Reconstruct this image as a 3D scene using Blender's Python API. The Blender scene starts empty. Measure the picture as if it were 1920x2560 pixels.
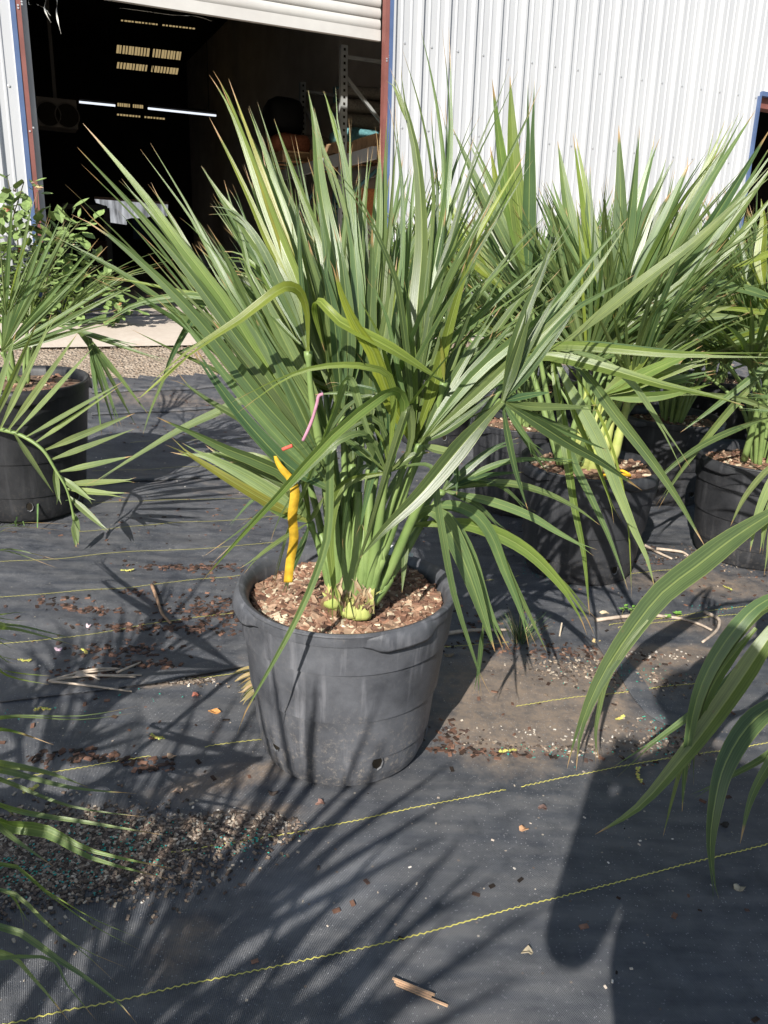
import bpy, bmesh, math, random
from mathutils import Vector, Matrix, noise
rnd = random.Random(7)
S = bpy.context.scene
COL = S.collection

# ------------------------------------------------------------------ camera, sky, sun, exposure
FPX, PITCH, ROLL, CAMH = 2000.0, math.radians(19.5), math.radians(2.8), 1.38
F = Vector((0, math.cos(PITCH), -math.sin(PITCH)))
_r = Vector((1, 0, 0)); _u = _r.cross(F)
R = math.cos(ROLL)*_r + math.sin(ROLL)*_u
U = -math.sin(ROLL)*_r + math.cos(ROLL)*_u
CAM = Vector((0, 0, CAMH))
cd = bpy.data.cameras.new('camera'); cam = bpy.data.objects.new('camera', cd); COL.objects.link(cam)
cd.sensor_fit = 'VERTICAL'; cd.sensor_height = 32; cd.lens = FPX/2560*32
cd.clip_start = 0.02; cd.clip_end = 600
cam.matrix_world = Matrix(((R.x, U.x, -F.x, 0), (R.y, U.y, -F.y, 0), (R.z, U.z, -F.z, CAMH), (0, 0, 0, 1)))
S.camera = cam

SUN_EL, SUN_AZ = math.radians(33.5), math.radians(200)
TOSUN = Vector((math.sin(SUN_AZ)*math.cos(SUN_EL), math.cos(SUN_AZ)*math.cos(SUN_EL), math.sin(SUN_EL)))
W = bpy.data.worlds.new('World'); S.world = W; W.use_nodes = True
nt = W.node_tree
sky = nt.nodes.new('ShaderNodeTexSky'); sky.sky_type = 'NISHITA'; sky.sun_disc = False
sky.sun_elevation = SUN_EL; sky.sun_rotation = SUN_AZ
nt.links.new(sky.outputs[0], nt.nodes['Background'].inputs[0])
nt.nodes['Background'].inputs[1].default_value = 0.09
sl = bpy.data.lights.new('sun', 'SUN'); sl.energy = 5.0; sl.angle = math.radians(0.5); sl.color = (1.0, 0.955, 0.885)
so = bpy.data.objects.new('sun', sl); COL.objects.link(so); so.rotation_euler = (-TOSUN).to_track_quat('-Z', 'Y').to_euler()
S.view_settings.view_transform = 'Standard'; S.view_settings.look = 'None'
S.view_settings.exposure = 0.62; S.view_settings.gamma = 1; S.view_settings.use_curve_mapping = False
try:
    S.cycles.max_bounces = 8; S.cycles.transparent_max_bounces = 8
except Exception:
    pass

# ------------------------------------------------------------------ pixel helpers (pixels of the photograph, 1920 x 2560)
def ray(x, y): return (x-960)/FPX*R - (y-1280)/FPX*U + F
def onY(x, y, Y):
    d = ray(x, y); return CAM + d*(Y/d.y)
# building frame: XB along the wall, UB up, NB into the building
XB = ray(5390, 788).normalized()
UB = -(ray(656, 8900).normalized()); UB = (UB*0.6 + Vector((0, 0, 1))*0.4)
UB = (UB - XB*UB.dot(XB)).normalized()
NB = UB.cross(XB).normalized()
WALLP = Vector((-0.00516, 9.0705, 3.1257))
FLOORZ = 0.50
_d = Vector((0, 0, -1)); _t = (FLOORZ - WALLP.z)/(-UB.z)
BO = WALLP - UB*_t                       # wall foot below the door's right jamb
def bpt(a, n, h): return BO + XB*a + NB*n + UB*h
BM = Matrix(((XB.x, NB.x, UB.x, BO.x), (XB.y, NB.y, UB.y, BO.y), (XB.z, NB.z, UB.z, BO.z), (0, 0, 0, 1)))
def onwall(x, y, n=0.0):
    d = ray(x, y); o = BO + NB*n
    P = CAM + d*((o-CAM).dot(NB)/d.dot(NB)); q = P-BO
    return q.dot(XB), q.dot(UB)
NH = Vector((NB.x, NB.y, 0)).normalized()
def wdist(x, y): return (BO.x-x)*NH.x + (BO.y-y)*NH.y
def sstep(t):
    t = min(1, max(0, t)); return t*t*(3-2*t)
def wrk(x, y):
    """wrinkles of the woven cloth"""
    a = noise.noise(Vector((x*1.1, y*3.3, 0.3)))*0.016
    a += noise.noise(Vector((x*3.1+y*0.7, y*9.5, 4.1)))*0.009
    k = sstep((y-1.45)/1.1)*0.85+0.15
    k2 = 0.55*sstep((y-3.2)/1.5)
    return a*k + abs(noise.noise(Vector((x*1.3+3, y*7.0, 9.2))))*0.03*k2
def terr(x, y, w=True):
    z = (FLOORZ-0.02)*sstep((4.4-wdist(x, y))/3.9)
    return z + (wrk(x, y) if w else 0)
def G(x, y, lift=0.0):
    d = ray(x, y); t = (0-CAM.z)/d.z if d.z < -1e-4 else 30
    lo, hi = 0.1, min(t*1.3, 40)
    for _ in range(48):
        m = (lo+hi)/2; P = CAM+d*m
        if P.z > terr(P.x, P.y)+lift: lo = m
        else: hi = m
    return CAM+d*lo

# ------------------------------------------------------------------ objects and materials
def tag(o, label=None, cat=None, group=None, kind=None):
    if label: o['label'] = label
    if cat: o['category'] = cat
    if group: o['group'] = group
    if kind: o['kind'] = kind
    return o
def empty(name, loc=(0, 0, 0), rz=0.0):
    o = bpy.data.objects.new(name, None); COL.objects.link(o); o.location = loc; o.rotation_euler = (0, 0, rz)
    o.empty_display_size = 0.1
    return o
def link(name, me, parent=None, color=None):
    o = bpy.data.objects.new(name, me); COL.objects.link(o)
    if parent is not None: o.parent = parent
    if color is not None: o.color = (*color, 1)
    return o
def mesh(name, vs, fs, mat=None, smooth=False, uv=None, colors=None):
    me = bpy.data.meshes.new(name); me.from_pydata([tuple(v) for v in vs], [], fs)
    if smooth: me.polygons.foreach_set('use_smooth', [True]*len(me.polygons))
    if uv:
        l = me.uv_layers.new(name='UVMap')
        for p in me.polygons:
            for li in p.loop_indices: l.data[li].uv = uv[me.loops[li].vertex_index]
    if colors:
        c = me.color_attributes.new('Col', 'FLOAT_COLOR', 'POINT')
        c.data.foreach_set('color', [q for k in colors for q in (*k, 1)])
    if mat: me.materials.append(mat)
    me.update()
    return me
def obj(name, vs, fs, mat, parent=None, smooth=False, **k):
    return link(name, mesh(name, vs, fs, mat, smooth, **k), parent)
class MB:
    def __init__(s): s.v = []; s.f = []; s.c = []
    def add(s, vs, fs, col=None):
        n = len(s.v); s.v += [Vector(v) for v in vs]; s.f += [tuple(i+n for i in f) for f in fs]
        if col is not None: s.c += [col]*len(vs)
    def box(s, a, b, M=None, col=None):
        (x0, y0, z0), (x1, y1, z1) = a, b
        vs = [Vector(p) for p in ((x0,y0,z0),(x1,y0,z0),(x1,y1,z0),(x0,y1,z0),(x0,y0,z1),(x1,y0,z1),(x1,y1,z1),(x0,y1,z1))]
        if M: vs = [M @ v for v in vs]
        s.add(vs, [(0,3,2,1),(4,5,6,7),(0,1,5,4),(1,2,6,5),(2,3,7,6),(3,0,4,7)], col)
    def bar(s, a, b, w, t, up=Vector((0, 0, 1)), col=None):
        a = Vector(a); b = Vector(b); d = (b-a); L = d.length; d.normalize()
        x = d.cross(up)
        if x.length < 1e-4: x = d.cross(Vector((1, 0, 0)))
        x.normalize(); y = x.cross(d)
        M = Matrix(((x.x, d.x, y.x, a.x), (x.y, d.y, y.y, a.y), (x.z, d.z, y.z, a.z), (0, 0, 0, 1)))
        s.box((-w/2, 0, -t/2), (w/2, L, t/2), M, col)
    def tube(s, pts, rad, n=6, col=None, cap=True):
        pts = [Vector(p) for p in pts]; N = len(pts); vs = []; fs = []
        ref = Vector((0.31, 0.2, 0.93))
        for i, p in enumerate(pts):
            d = (pts[min(i+1, N-1)]-pts[max(i-1, 0)]).normalized()
            x = d.cross(ref).normalized(); y = x.cross(d)
            r = rad[i] if isinstance(rad, (list, tuple)) else rad
            for k in range(n):
                a = 2*math.pi*k/n; vs.append(p + (x*math.cos(a)+y*math.sin(a))*r)
        for i in range(N-1):
            for k in range(n):
                fs.append((i*n+k, i*n+(k+1) % n, (i+1)*n+(k+1) % n, (i+1)*n+k))
        if cap: fs.append(tuple(range(n-1, -1, -1))); fs.append(tuple((N-1)*n+k for k in range(n)))
        s.add(vs, fs, col)
    def build(s, name, mat, parent=None, smooth=False):
        return obj(name, s.v, s.f, mat, parent, smooth, colors=s.c if s.c else None)

def mat(name, base=(0.5, 0.5, 0.5), rough=0.5, spec=0.5, metal=0.0):
    m = bpy.data.materials.new(name); m.use_nodes = True
    b = m.node_tree.nodes['Principled BSDF']
    b.inputs['Base Color'].default_value = (*base, 1); b.inputs['Roughness'].default_value = rough
    b.inputs['Specular IOR Level'].default_value = spec; b.inputs['Metallic'].default_value = metal
    return m
def N(m, t, **k):
    n = m.node_tree.nodes.new(t)
    for a, v in k.items():
        if a in n.inputs: n.inputs[a].default_value = v
        else: setattr(n, a, v)
    return n
def L(m, a, b): m.node_tree.links.new(a, b)
def coord(m, out='Object', scale=None):
    c = N(m, 'ShaderNodeTexCoord'); o = c.outputs[out]
    if scale:
        mp = N(m, 'ShaderNodeMapping'); mp.inputs['Scale'].default_value = scale; L(m, o, mp.inputs[0]); o = mp.outputs[0]
    return o
def ntex(m, vec, scale, detail=4, rough=0.55):
    n = N(m, 'ShaderNodeTexNoise'); n.inputs['Scale'].default_value = scale; n.inputs['Detail'].default_value = detail
    n.inputs['Roughness'].default_value = rough
    if vec: L(m, vec, n.inputs['Vector'])
    return n.outputs['Fac']
def ramp(m, fac, stops):
    r = N(m, 'ShaderNodeValToRGB'); e = r.color_ramp.elements
    while len(e) < len(stops): e.new(0.5)
    for q, (p, c) in zip(e, stops):
        q.position = p; q.color = (*c, 1) if len(c) == 3 else c
    L(m, fac, r.inputs[0]); return r.outputs[0]
def mixc(m, fac, a, b, mode='MIX'):
    n = N(m, 'ShaderNodeMix', data_type='RGBA', blend_type=mode)
    for i, v in ((0, fac), (6, a), (7, b)):
        if hasattr(v, 'is_output'): L(m, v, n.inputs[i])
        else: n.inputs[i].default_value = v if i == 0 else ((*v, 1) if len(v) == 3 else v)
    return n.outputs[2]
def math_(m, op, a, b=None, clamp=False):
    n = N(m, 'ShaderNodeMath', operation=op, use_clamp=clamp)
    for i, v in ((0, a), (1, b)):
        if v is None: continue
        if hasattr(v, 'is_output'): L(m, v, n.inputs[i])
        else: n.inputs[i].default_value = v
    return n.outputs[0]
def bump(m, h, strength=0.3, dist=0.01):
    b = N(m, 'ShaderNodeBump'); b.inputs['Strength'].default_value = strength; b.inputs['Distance'].default_value = dist
    L(m, h, b.inputs['Height']); L(m, b.outputs[0], P(m).inputs['Normal']); return b
def P(m): return m.node_tree.nodes['Principled BSDF']

# leaf: colour from the object, veins along the blade, dry tip
def leaf_material():
    m = mat('palm_leaf', rough=0.34, spec=0.55)
    uv = N(m, 'ShaderNodeTexCoord').outputs['UV']; sp = N(m, 'ShaderNodeSeparateXYZ'); L(m, uv, sp.inputs[0])
    oi = N(m, 'ShaderNodeObjectInfo')
    w = N(m, 'ShaderNodeTexNoise'); w.inputs['Scale'].default_value = 1; w.inputs['Detail'].default_value = 2
    mp = N(m, 'ShaderNodeMapping'); mp.inputs['Scale'].default_value = (26, 0.7, 1); L(m, uv, mp.inputs[0])
    ad = N(m, 'ShaderNodeVectorMath', operation='ADD'); L(m, mp.outputs[0], ad.inputs[0])
    cb = N(m, 'ShaderNodeCombineXYZ'); L(m, math_(m, 'MULTIPLY', oi.outputs['Random'], 50.0), cb.inputs[2]); L(m, cb.outputs[0], ad.inputs[1])
    L(m, ad.outputs[0], w.inputs['Vector'])
    vein = ramp(m, w.outputs['Fac'], [(0.34, (0.66, 0.70, 0.66)), (0.66, (1.26, 1.23, 1.15))])
    c = mixc(m, 1.0, oi.outputs['Color'], vein, 'MULTIPLY')
    ob = coord(m, 'Object'); bl = ramp(m, ntex(m, ob, 9, 3), [(0.3, (0.82, 0.86, 0.84)), (0.7, (1.15, 1.12, 1.0))])
    c = mixc(m, 1.0, c, bl, 'MULTIPLY')
    # midrib
    d = math_(m, 'ABSOLUTE', math_(m, 'SUBTRACT', sp.outputs[0], 0.5))
    rib = math_(m, 'LESS_THAN', d, 0.035)
    c = mixc(m, math_(m, 'MULTIPLY', rib, 0.55), c, (0.30, 0.36, 0.12))
    edge = math_(m, 'GREATER_THAN', d, 0.465)
    c = mixc(m, math_(m, 'MULTIPLY', edge, 0.45), c, (0.26, 0.30, 0.09))
    # yellow towards the base of the blade, dry straw at the tip
    c = mixc(m, math_(m, 'MULTIPLY', math_(m, 'SUBTRACT', 0.12, sp.outputs[1], True), 4.0, True), c, (0.22, 0.27, 0.08))
    tn = math_(m, 'ADD', sp.outputs[1], math_(m, 'MULTIPLY', math_(m, 'SUBTRACT', oi.outputs['Random'], 0.55), 0.10))
    tip = ramp(m, tn, [(0.925, (0, 0, 0)), (0.96, (1, 1, 1))])
    c = mixc(m, tip, c, (0.42, 0.27, 0.13))
    # brown specks
    sk = ramp(m, ntex(m, ob, 60, 2), [(0.70, (0, 0, 0)), (0.76, (1, 1, 1))])
    c = mixc(m, math_(m, 'MULTIPLY', sk, 0.35), c, (0.16, 0.12, 0.05))
    L(m, c, P(m).inputs['Base Color'])
    tr = N(m, 'ShaderNodeBsdfTranslucent'); tc = mixc(m, 1.0, c, (1.35, 1.45, 0.55), 'MULTIPLY'); L(m, tc, tr.inputs[0])
    mx = N(m, 'ShaderNodeMixShader'); mx.inputs[0].default_value = 0.36
    L(m, P(m).outputs[0], mx.inputs[1]); L(m, tr.outputs[0], mx.inputs[2])
    L(m, mx.outputs[0], m.node_tree.nodes['Material Output'].inputs[0])
    bump(m, w.outputs['Fac'], 0.35, 0.0015)
    return m
M_LEAF = leaf_material()
def simple_noise(name, c1, c2, scale, rough=0.6, spec=0.4, bs=0.3, bd=0.004, out='Object', detail=5):
    m = mat(name, rough=rough, spec=spec); v = coord(m, out); f = ntex(m, v, scale, detail)
    L(m, ramp(m, f, [(0.3, c1), (0.7, c2)]), P(m).inputs['Base Color'])
    if bs: bump(m, ntex(m, v, scale*3, 4), bs, bd)
    return m
def col_mat(name, rough=0.8, spec=0.25, k=0.35, scale=40):
    m = mat(name, rough=rough, spec=spec); a = N(m, 'ShaderNodeAttribute', attribute_name='Col')
    f = ramp(m, ntex(m, coord(m), scale, 4), [(0.3, (1-k,)*3), (0.7, (1+k,)*3)])
    L(m, mixc(m, 1.0, a.outputs['Color'], f, 'MULTIPLY'), P(m).inputs['Base Color'])
    bump(m, ntex(m, coord(m), scale*2.5, 3), 0.5, 0.003)
    return m
def objcol_mat(name, rough=0.7, spec=0.3, scale=40, k=0.3):
    m = mat(name, rough=rough, spec=spec); a = N(m, 'ShaderNodeObjectInfo')
    f = ramp(m, ntex(m, coord(m), scale, 4), [(0.3, (1-k,)*3), (0.7, (1+k,)*3)])
    L(m, mixc(m, 1.0, a.outputs['Color'], f, 'MULTIPLY'), P(m).inputs['Base Color'])
    bump(m, ntex(m, coord(m), scale*2, 3), 0.4, 0.002)
    return m
M_PETI = simple_noise('petiole', (0.13, 0.20, 0.06), (0.20, 0.27, 0.09), 14, 0.45, 0.4, 0.2, 0.002)
M_BOOT = simple_noise('leaf_base', (0.30, 0.36, 0.09), (0.42, 0.43, 0.15), 25, 0.55, 0.3, 0.3, 0.003)
M_LITTER = col_mat('litter')
M_OBJ = objcol_mat('plain_coloured')
# black nursery plastic, dusty and scuffed
def pot_material():
    m = mat('pot_plastic', rough=0.5, spec=0.45)
    v = coord(m); sp = N(m, 'ShaderNodeSeparateXYZ'); L(m, v, sp.inputs[0])
    big = ntex(m, v, 5, 6, .7); fine = ntex(m, v, 60, 7, 0.85)
    st = ntex(m, coord(m, 'Object', (22, 22, 1.2)), 1.5, 4)
    c = ramp(m, big, [(0.3, (0.036, 0.038, 0.043)), (0.7, (0.115, 0.119, 0.128))])
    low = math_(m, 'MULTIPLY', math_(m, 'SUBTRACT', 0.26, sp.outputs[2], True), 3.4, True)
    dust = math_(m, 'MULTIPLY', ramp(m, fine, [(0.52, (0, 0, 0)), (0.68, (1, 1, 1))]), math_(m, 'ADD', low, math_(m, 'MULTIPLY', ramp(m, ntex(m, v, 7, 5, .7), [(0.45, (0, 0, 0)), (0.7, (1, 1, 1))]), 0.35)), True)
    c = mixc(m, dust, c, (0.32, 0.28, 0.23))
    scuff = math_(m, 'MULTIPLY', ramp(m, st, [(0.54, (0, 0, 0)), (0.72, (1, 1, 1))]), 0.45)
    c = mixc(m, scuff, c, (0.26, 0.26, 0.27))
    oi = N(m, 'ShaderNodeObjectInfo'); c = mixc(m, 1.0, c, oi.outputs['Color'], 'MULTIPLY')
    L(m, c, P(m).inputs['Base Color'])
    L(m, ramp(m, big, [(0.3, (0.38,)*3), (0.7, (0.55,)*3)]), P(m).inputs['Roughness'])
    bump(m, fine, 0.35, 0.003)
    return m
M_POT = pot_material()
M_HOLE = mat('hole_dark', (0.02, 0.017, 0.013), 0.9, 0.1)

# ------------------------------------------------------------------ ground
CLOTH_D = wdist(*G(400, 937).xy); APRON_D = wdist(*G(400, 868).xy)
def blob(px, py, sx, sy, ang=0.0):
    p = G(px, py); return (p.x, p.y, sx, sy, math.cos(ang), math.sin(ang))
DUST = [(blob(1290, 1740, .20, .26, .5), 1.0), (blob(1400, 1760, .22, .25, .3), 0.9), (blob(1240, 1820, .16, .2, .6), .8), (blob(1520, 1690, .3, .12, .2), .7), (blob(1640, 1640, .25, .07, .1), 1.0),
        (blob(610, 2060, .12, .06, .3), 1.0), (blob(500, 2080, .14, .06, .2), .8), (blob(560, 1950, .2, .06, .4), .5), (blob(480, 2330, .06, .05), .45), (blob(430, 2400, .07, .06), .35),
        (blob(120, 2130, .30, .13, .15), .75), (blob(430, 1700, .14, .03, .25), .8), (blob(1660, 1860, .2, .12), .5), (blob(1720, 1560, .4, .1), .4), (blob(700, 1240, .5, .08), .35), (blob(300, 1180, .8, .12), .22), (blob(400, 1000, 1.5, .2), .3), (blob(1750, 1460, .4, .14), .5)]
SMEAR = [(blob(800, 2250, .15, .06, .7), .9), (blob(740, 2240, .10, .08, .3), .7), (blob(905, 2170, .10, .05, .9), .8), (blob(900, 2430, .03, .12, -.2), .5)]
def mask(x, y, B):
    s = 0
    for (bx, by, sx, sy, c, n), k in B:
        dx, dy = x-bx, y-by; u = (dx*c+dy*n)/sx; w = (-dx*n+dy*c)/sy
        q = u*u+w*w
        if q < 9: s = max(s, k*math.exp(-q))
    return s
def cloth_material():
    m = mat('woven_cloth', rough=0.5, spec=0.5)
    v = coord(m)
    at = N(m, 'ShaderNodeAttribute', attribute_name='Col'); sp = N(m, 'ShaderNodeSeparateColor'); L(m, at.outputs['Color'], sp.inputs[0])
    rot = N(m, 'ShaderNodeMapping'); rot.inputs['Rotation'].default_value = (0, 0, -0.42); L(m, v, rot.inputs[0]); q = rot.outputs[0]
    def wave(axis, sc, dist=1.2):
        w = N(m, 'ShaderNodeTexWave', bands_direction=axis); w.inputs['Scale'].default_value = sc; w.inputs['Distortion'].default_value = dist
        w.inputs['Detail'].default_value = 2; w.inputs['Detail Scale'].default_value = 2; L(m, q, w.inputs[0]); return w.outputs['Fac']
    wx = wave('X', 95); wy = wave('Y', 130)
    weave = math_(m, 'MULTIPLY', wx, wy)
    big = ntex(m, v, 2.3, 6, 0.6); fine = ntex(m, v, 75, 5, 0.7); mid = ntex(m, v, 16, 5, 0.65)
    st = ntex(m, coord(m, 'Object', (3, 14, 3)), 1.4, 4)
    base = ramp(m, mid, [(0.3, (0.026, 0.030, 0.039)), (0.72, (0.060, 0.067, 0.082))])
    base = mixc(m, math_(m, 'MULTIPLY', weave, 0.75), base, (0.125, 0.134, 0.155))
    # thin dust film everywhere, dirt where the ground has been spilled on
    film = math_(m, 'MULTIPLY', ramp(m, math_(m, 'MULTIPLY', st, math_(m, 'ADD', mid, 0.5)), [(0.34, (0, 0, 0)), (0.66, (1, 1, 1))]), 0.42)
    base = mixc(m, film, base, (0.205, 0.20, 0.195))
    edge = ramp(m, math_(m, 'ADD', sp.outputs[0], math_(m, 'MULTIPLY', math_(m, 'SUBTRACT', mid, 0.5), 0.6)), [(0.12, (0, 0, 0)), (0.5, (1, 1, 1))])
    dirt = math_(m, 'MULTIPLY', edge, ramp(m, math_(m, 'ADD', math_(m, 'MULTIPLY', fine, 0.5), math_(m, 'MULTIPLY', mid, 0.6)), [(0.34, (0.12,)*3), (0.66, (1, 1, 1))]), True)
    base = mixc(m, math_(m, 'MULTIPLY', dirt, 0.92), base, (0.27, 0.205, 0.15))
    sm = math_(m, 'MULTIPLY', sp.outputs[1], ramp(m, math_(m, 'MULTIPLY', math_(m, 'ADD', weave, 0.6), ntex(m, v, 9, 5)), [(0.12, (0, 0, 0)), (0.5, (1, 1, 1))]), True)
    base = mixc(m, math_(m, 'MULTIPLY', sm, 0.8), base, (0.26, 0.27, 0.29))
    # light grit; the finest flecks also paint sun glints into the colour
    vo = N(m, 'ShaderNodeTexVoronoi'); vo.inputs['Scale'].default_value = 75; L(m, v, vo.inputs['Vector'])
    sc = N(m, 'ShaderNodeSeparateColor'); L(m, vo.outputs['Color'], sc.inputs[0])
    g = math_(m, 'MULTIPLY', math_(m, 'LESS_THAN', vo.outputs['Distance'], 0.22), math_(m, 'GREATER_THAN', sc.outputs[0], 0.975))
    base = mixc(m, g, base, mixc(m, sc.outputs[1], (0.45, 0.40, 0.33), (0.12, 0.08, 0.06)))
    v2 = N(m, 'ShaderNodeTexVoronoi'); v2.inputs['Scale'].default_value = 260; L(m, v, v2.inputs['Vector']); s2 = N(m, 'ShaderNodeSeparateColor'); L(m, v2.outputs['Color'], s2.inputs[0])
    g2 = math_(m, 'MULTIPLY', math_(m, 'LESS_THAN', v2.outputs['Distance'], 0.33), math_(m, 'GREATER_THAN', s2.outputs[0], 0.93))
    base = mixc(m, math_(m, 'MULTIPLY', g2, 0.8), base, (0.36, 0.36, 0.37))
    L(m, base, P(m).inputs['Base Color'])
    r = ramp(m, mid, [(0.3, (0.34,)*3), (0.7, (0.52,)*3)]); r = mixc(m, dirt, r, (0.85,)*3); L(m, r, P(m).inputs['Roughness'])
    h = math_(m, 'ADD', math_(m, 'MULTIPLY', weave, 0.5), math_(m, 'MULTIPLY', fine, 0.7))
    bump(m, h, 0.9, 0.003)
    return m
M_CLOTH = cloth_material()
def cloth():
    xs = []; x = -9.0
    while x < 12: xs.append(x); x += 0.026 if -1.5 < x < 2.0 else (0.06 if -2.6 < x < 3.2 else 0.22)
    ys = []; y = -5.0
    while y < 12: ys.append(y); y += 0.02 if 0.8 < y < 2.6 else (0.03 if 0.7 < y < 5 else (0.06 if 0 < y < 9 else 0.25))
    vs = []; cs = []; ok = []
    for y in ys:
        for x in xs:
            vs.append((x, y, terr(x, y)))
            if -2 < x < 3 and 0.5 < y < 7:
                cs.append((mask(x, y, DUST), mask(x, y, SMEAR), 0))
            else: cs.append((0.15, 0, 0))
            ok.append(wdist(x, y) > CLOTH_D + 0.03*noise.noise(Vector((x*5, y*5, 1))))
    n = len(xs); fs = []
    for j in range(len(ys)-1):
        for i in range(n-1):
            q = (j*n+i, j*n+i+1, (j+1)*n+i+1, (j+1)*n+i)
            if all(ok[k] for k in q): fs.append(q)
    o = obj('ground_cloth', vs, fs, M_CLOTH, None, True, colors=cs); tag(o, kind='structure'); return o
CLOTH = cloth()
# the gravel strip, the concrete apron and the wider ground, all following the ramp up to the door
def strip(name, d0, d1, m, dz, a0=-12, a1=16, na=180, nd=24):
    vs = []; fs = []
    for j in range(nd+1):
        for i in range(na+1):
            d = d0+(d1-d0)*j/nd; a = a0+(a1-a0)*i/na
            p = BO + Vector((XB.x, XB.y, 0)).normalized()*a - NH*d
            vs.append((p.x, p.y, terr(p.x, p.y, False)+dz(p.x, p.y)))
    for j in range(nd):
        for i in range(na):
            k = j*(na+1)+i; fs.append((k, k+1, k+na+2, k+na+1))
    o = obj(name, vs, fs, m, None, True); tag(o, kind='structure'); return o
m = mat('gravel_soil', rough=0.95, spec=0.15); v = coord(m)
vo = N(m, 'ShaderNodeTexVoronoi'); vo.inputs['Scale'].default_value = 45; L(m, v, vo.inputs['Vector'])
sc = N(m, 'ShaderNodeSeparateColor'); L(m, vo.outputs['Color'], sc.inputs[0])
c = mixc(m, sc.outputs[0], (0.26, 0.20, 0.15), (0.46, 0.39, 0.31)); c = mixc(m, ntex(m, v, 6, 5), c, (0.30, 0.24, 0.18)); L(m, c, P(m).inputs['Base Color'])
bump(m, vo.outputs['Distance'], 0.8, 0.02); M_GRAV = m
m = mat('concrete', rough=0.9, spec=0.2); v = coord(m)
c = ramp(m, ntex(m, v, 1.7, 7, 0.65), [(0.3, (0.50, 0.43, 0.36)), (0.7, (0.62, 0.55, 0.47))])
c = mixc(m, ramp(m, ntex(m, v, 23, 5, 0.7), [(0.35, (0, 0, 0)), (0.6, (0.5,)*3)]), c, (0.46, 0.39, 0.32)); L(m, c, P(m).inputs['Base Color'])
bump(m, ntex(m, v, 60, 4), 0.3, 0.004); M_CONC = m
strip('gravel_strip', CLOTH_D+0.25, APRON_D-0.1, M_GRAV, lambda x, y: -0.012+0.02*noise.noise(Vector((x*9, y*9, 2)))+0.012*noise.noise(Vector((x*30, y*30, 5))))
strip('concrete_apron', APRON_D, -0.05, M_CONC, lambda x, y: 0.01, nd=10, na=60)
gp = [(-250, -250, -0.06), (250, -250, -0.06), (250, 250, -0.06), (-250, 250, -0.06)]
tag(obj('ground', gp, [(0, 1, 2, 3)], simple_noise('earth', (0.16, 0.13, 0.10), (0.26, 0.22, 0.17), 0.8, 0.95, 0.1)), kind='structure')
# pebbles of the gravel strip
mb = MB()
def pebble(mb, p, r, col):
    vs = []; 
    for d in ((1,0,0),(-1,0,0),(0,1,0),(0,-1,0),(0,0,1),(0,0,-1)):
        vs.append(p+Vector(d)*r*rnd.uniform(.6, 1.2)*(0.6 if d[2] else 1))
    mb.add(vs, [(0,2,4),(2,1,4),(1,3,4),(3,0,4),(2,0,5),(1,2,5),(3,1,5),(0,3,5)], col)
ax = Vector((XB.x, XB.y, 0)).normalized()
for _ in range(4200):
    d = rnd.uniform(APRON_D-.05, CLOTH_D+.06); p = BO + ax*rnd.uniform(-4.5, 2.0) - NH*d
    p = Vector((p.x, p.y, terr(p.x, p.y, False))); g = rnd.uniform(.7, 1.25)
    pebble(mb, p, rnd.uniform(.003, .011), rnd.choice([(.34*g, .27*g, .21*g), (.28*g, .21*g, .155*g), (.40*g, .34*g, .28*g)]))
tag(mb.build('gravel', M_LITTER), kind='stuff')

# yellow guide threads woven into the cloth, zigzag, one part of the cloth each
M_THREAD = mat('yellow_thread', (0.60, 0.55, 0.14), 0.6, 0.3)
THREADS = [
 [-120,2590, 29,2560,156,2531,289,2505,463,2464,579,2441,760,2403,960,2360,1100,2324,1298,2269,1461,2229,1594,2194,1743,2155,1920,2112,2060,2074],
 [422,2134,560,2112,725,2085,889,2053,1034,2021,1203,1988,1400,1947,1466,1935,1594,1910,1782,1881,1990,1846],
 [-100,1975,12,1952,128,1933,290,1905,407,1886,552,1862,655,1850], [1290,1767,1416,1747,1574,1730,1760,1708],
 [-100,1760,0,1748,174,1727,290,1707,395,1694,465,1680,552,1666,640,1655], [1110,1619,1273,1606], [1485,1580,1693,1552,1841,1537,1990,1518],
 [453,1703,552,1690,660,1672], [-100,1620,0,1611,99,1602,232,1586,372,1561,494,1544,552,1537,610,1530],
 [-80,1500,29,1492,203,1477,325,1470,465,1452,552,1445,610,1438], [-80,1412,0,1405,116,1400,232,1388,407,1377,552,1369,700,1355],
 [200,1330,273,1323,407,1310,552,1303,700,1290], [200,1260,276,1256,430,1250,625,1247], [1160,1460,1300,1440], [230,1178,420,1170,700,1160], [230,1110,500,1100,720,1095],
 [1560,1437,1690,1424], [1480,1570,1600,1553,1760,1530,1920,1510]]
def crom(p, n):
    out = []; N_ = len(p)
    for i in range(N_-1):
        a, b, c, d = p[max(i-1, 0)], p[i], p[i+1], p[min(i+2, N_-1)]
        for k in range(n):
            t = k/n
            out.append(0.5*((2*b)+(c-a)*t+(2*a-5*b+4*c-d)*t*t+(3*b-a-3*c+d)*t**3))
    out.append(p[-1].copy()); return out
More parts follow.
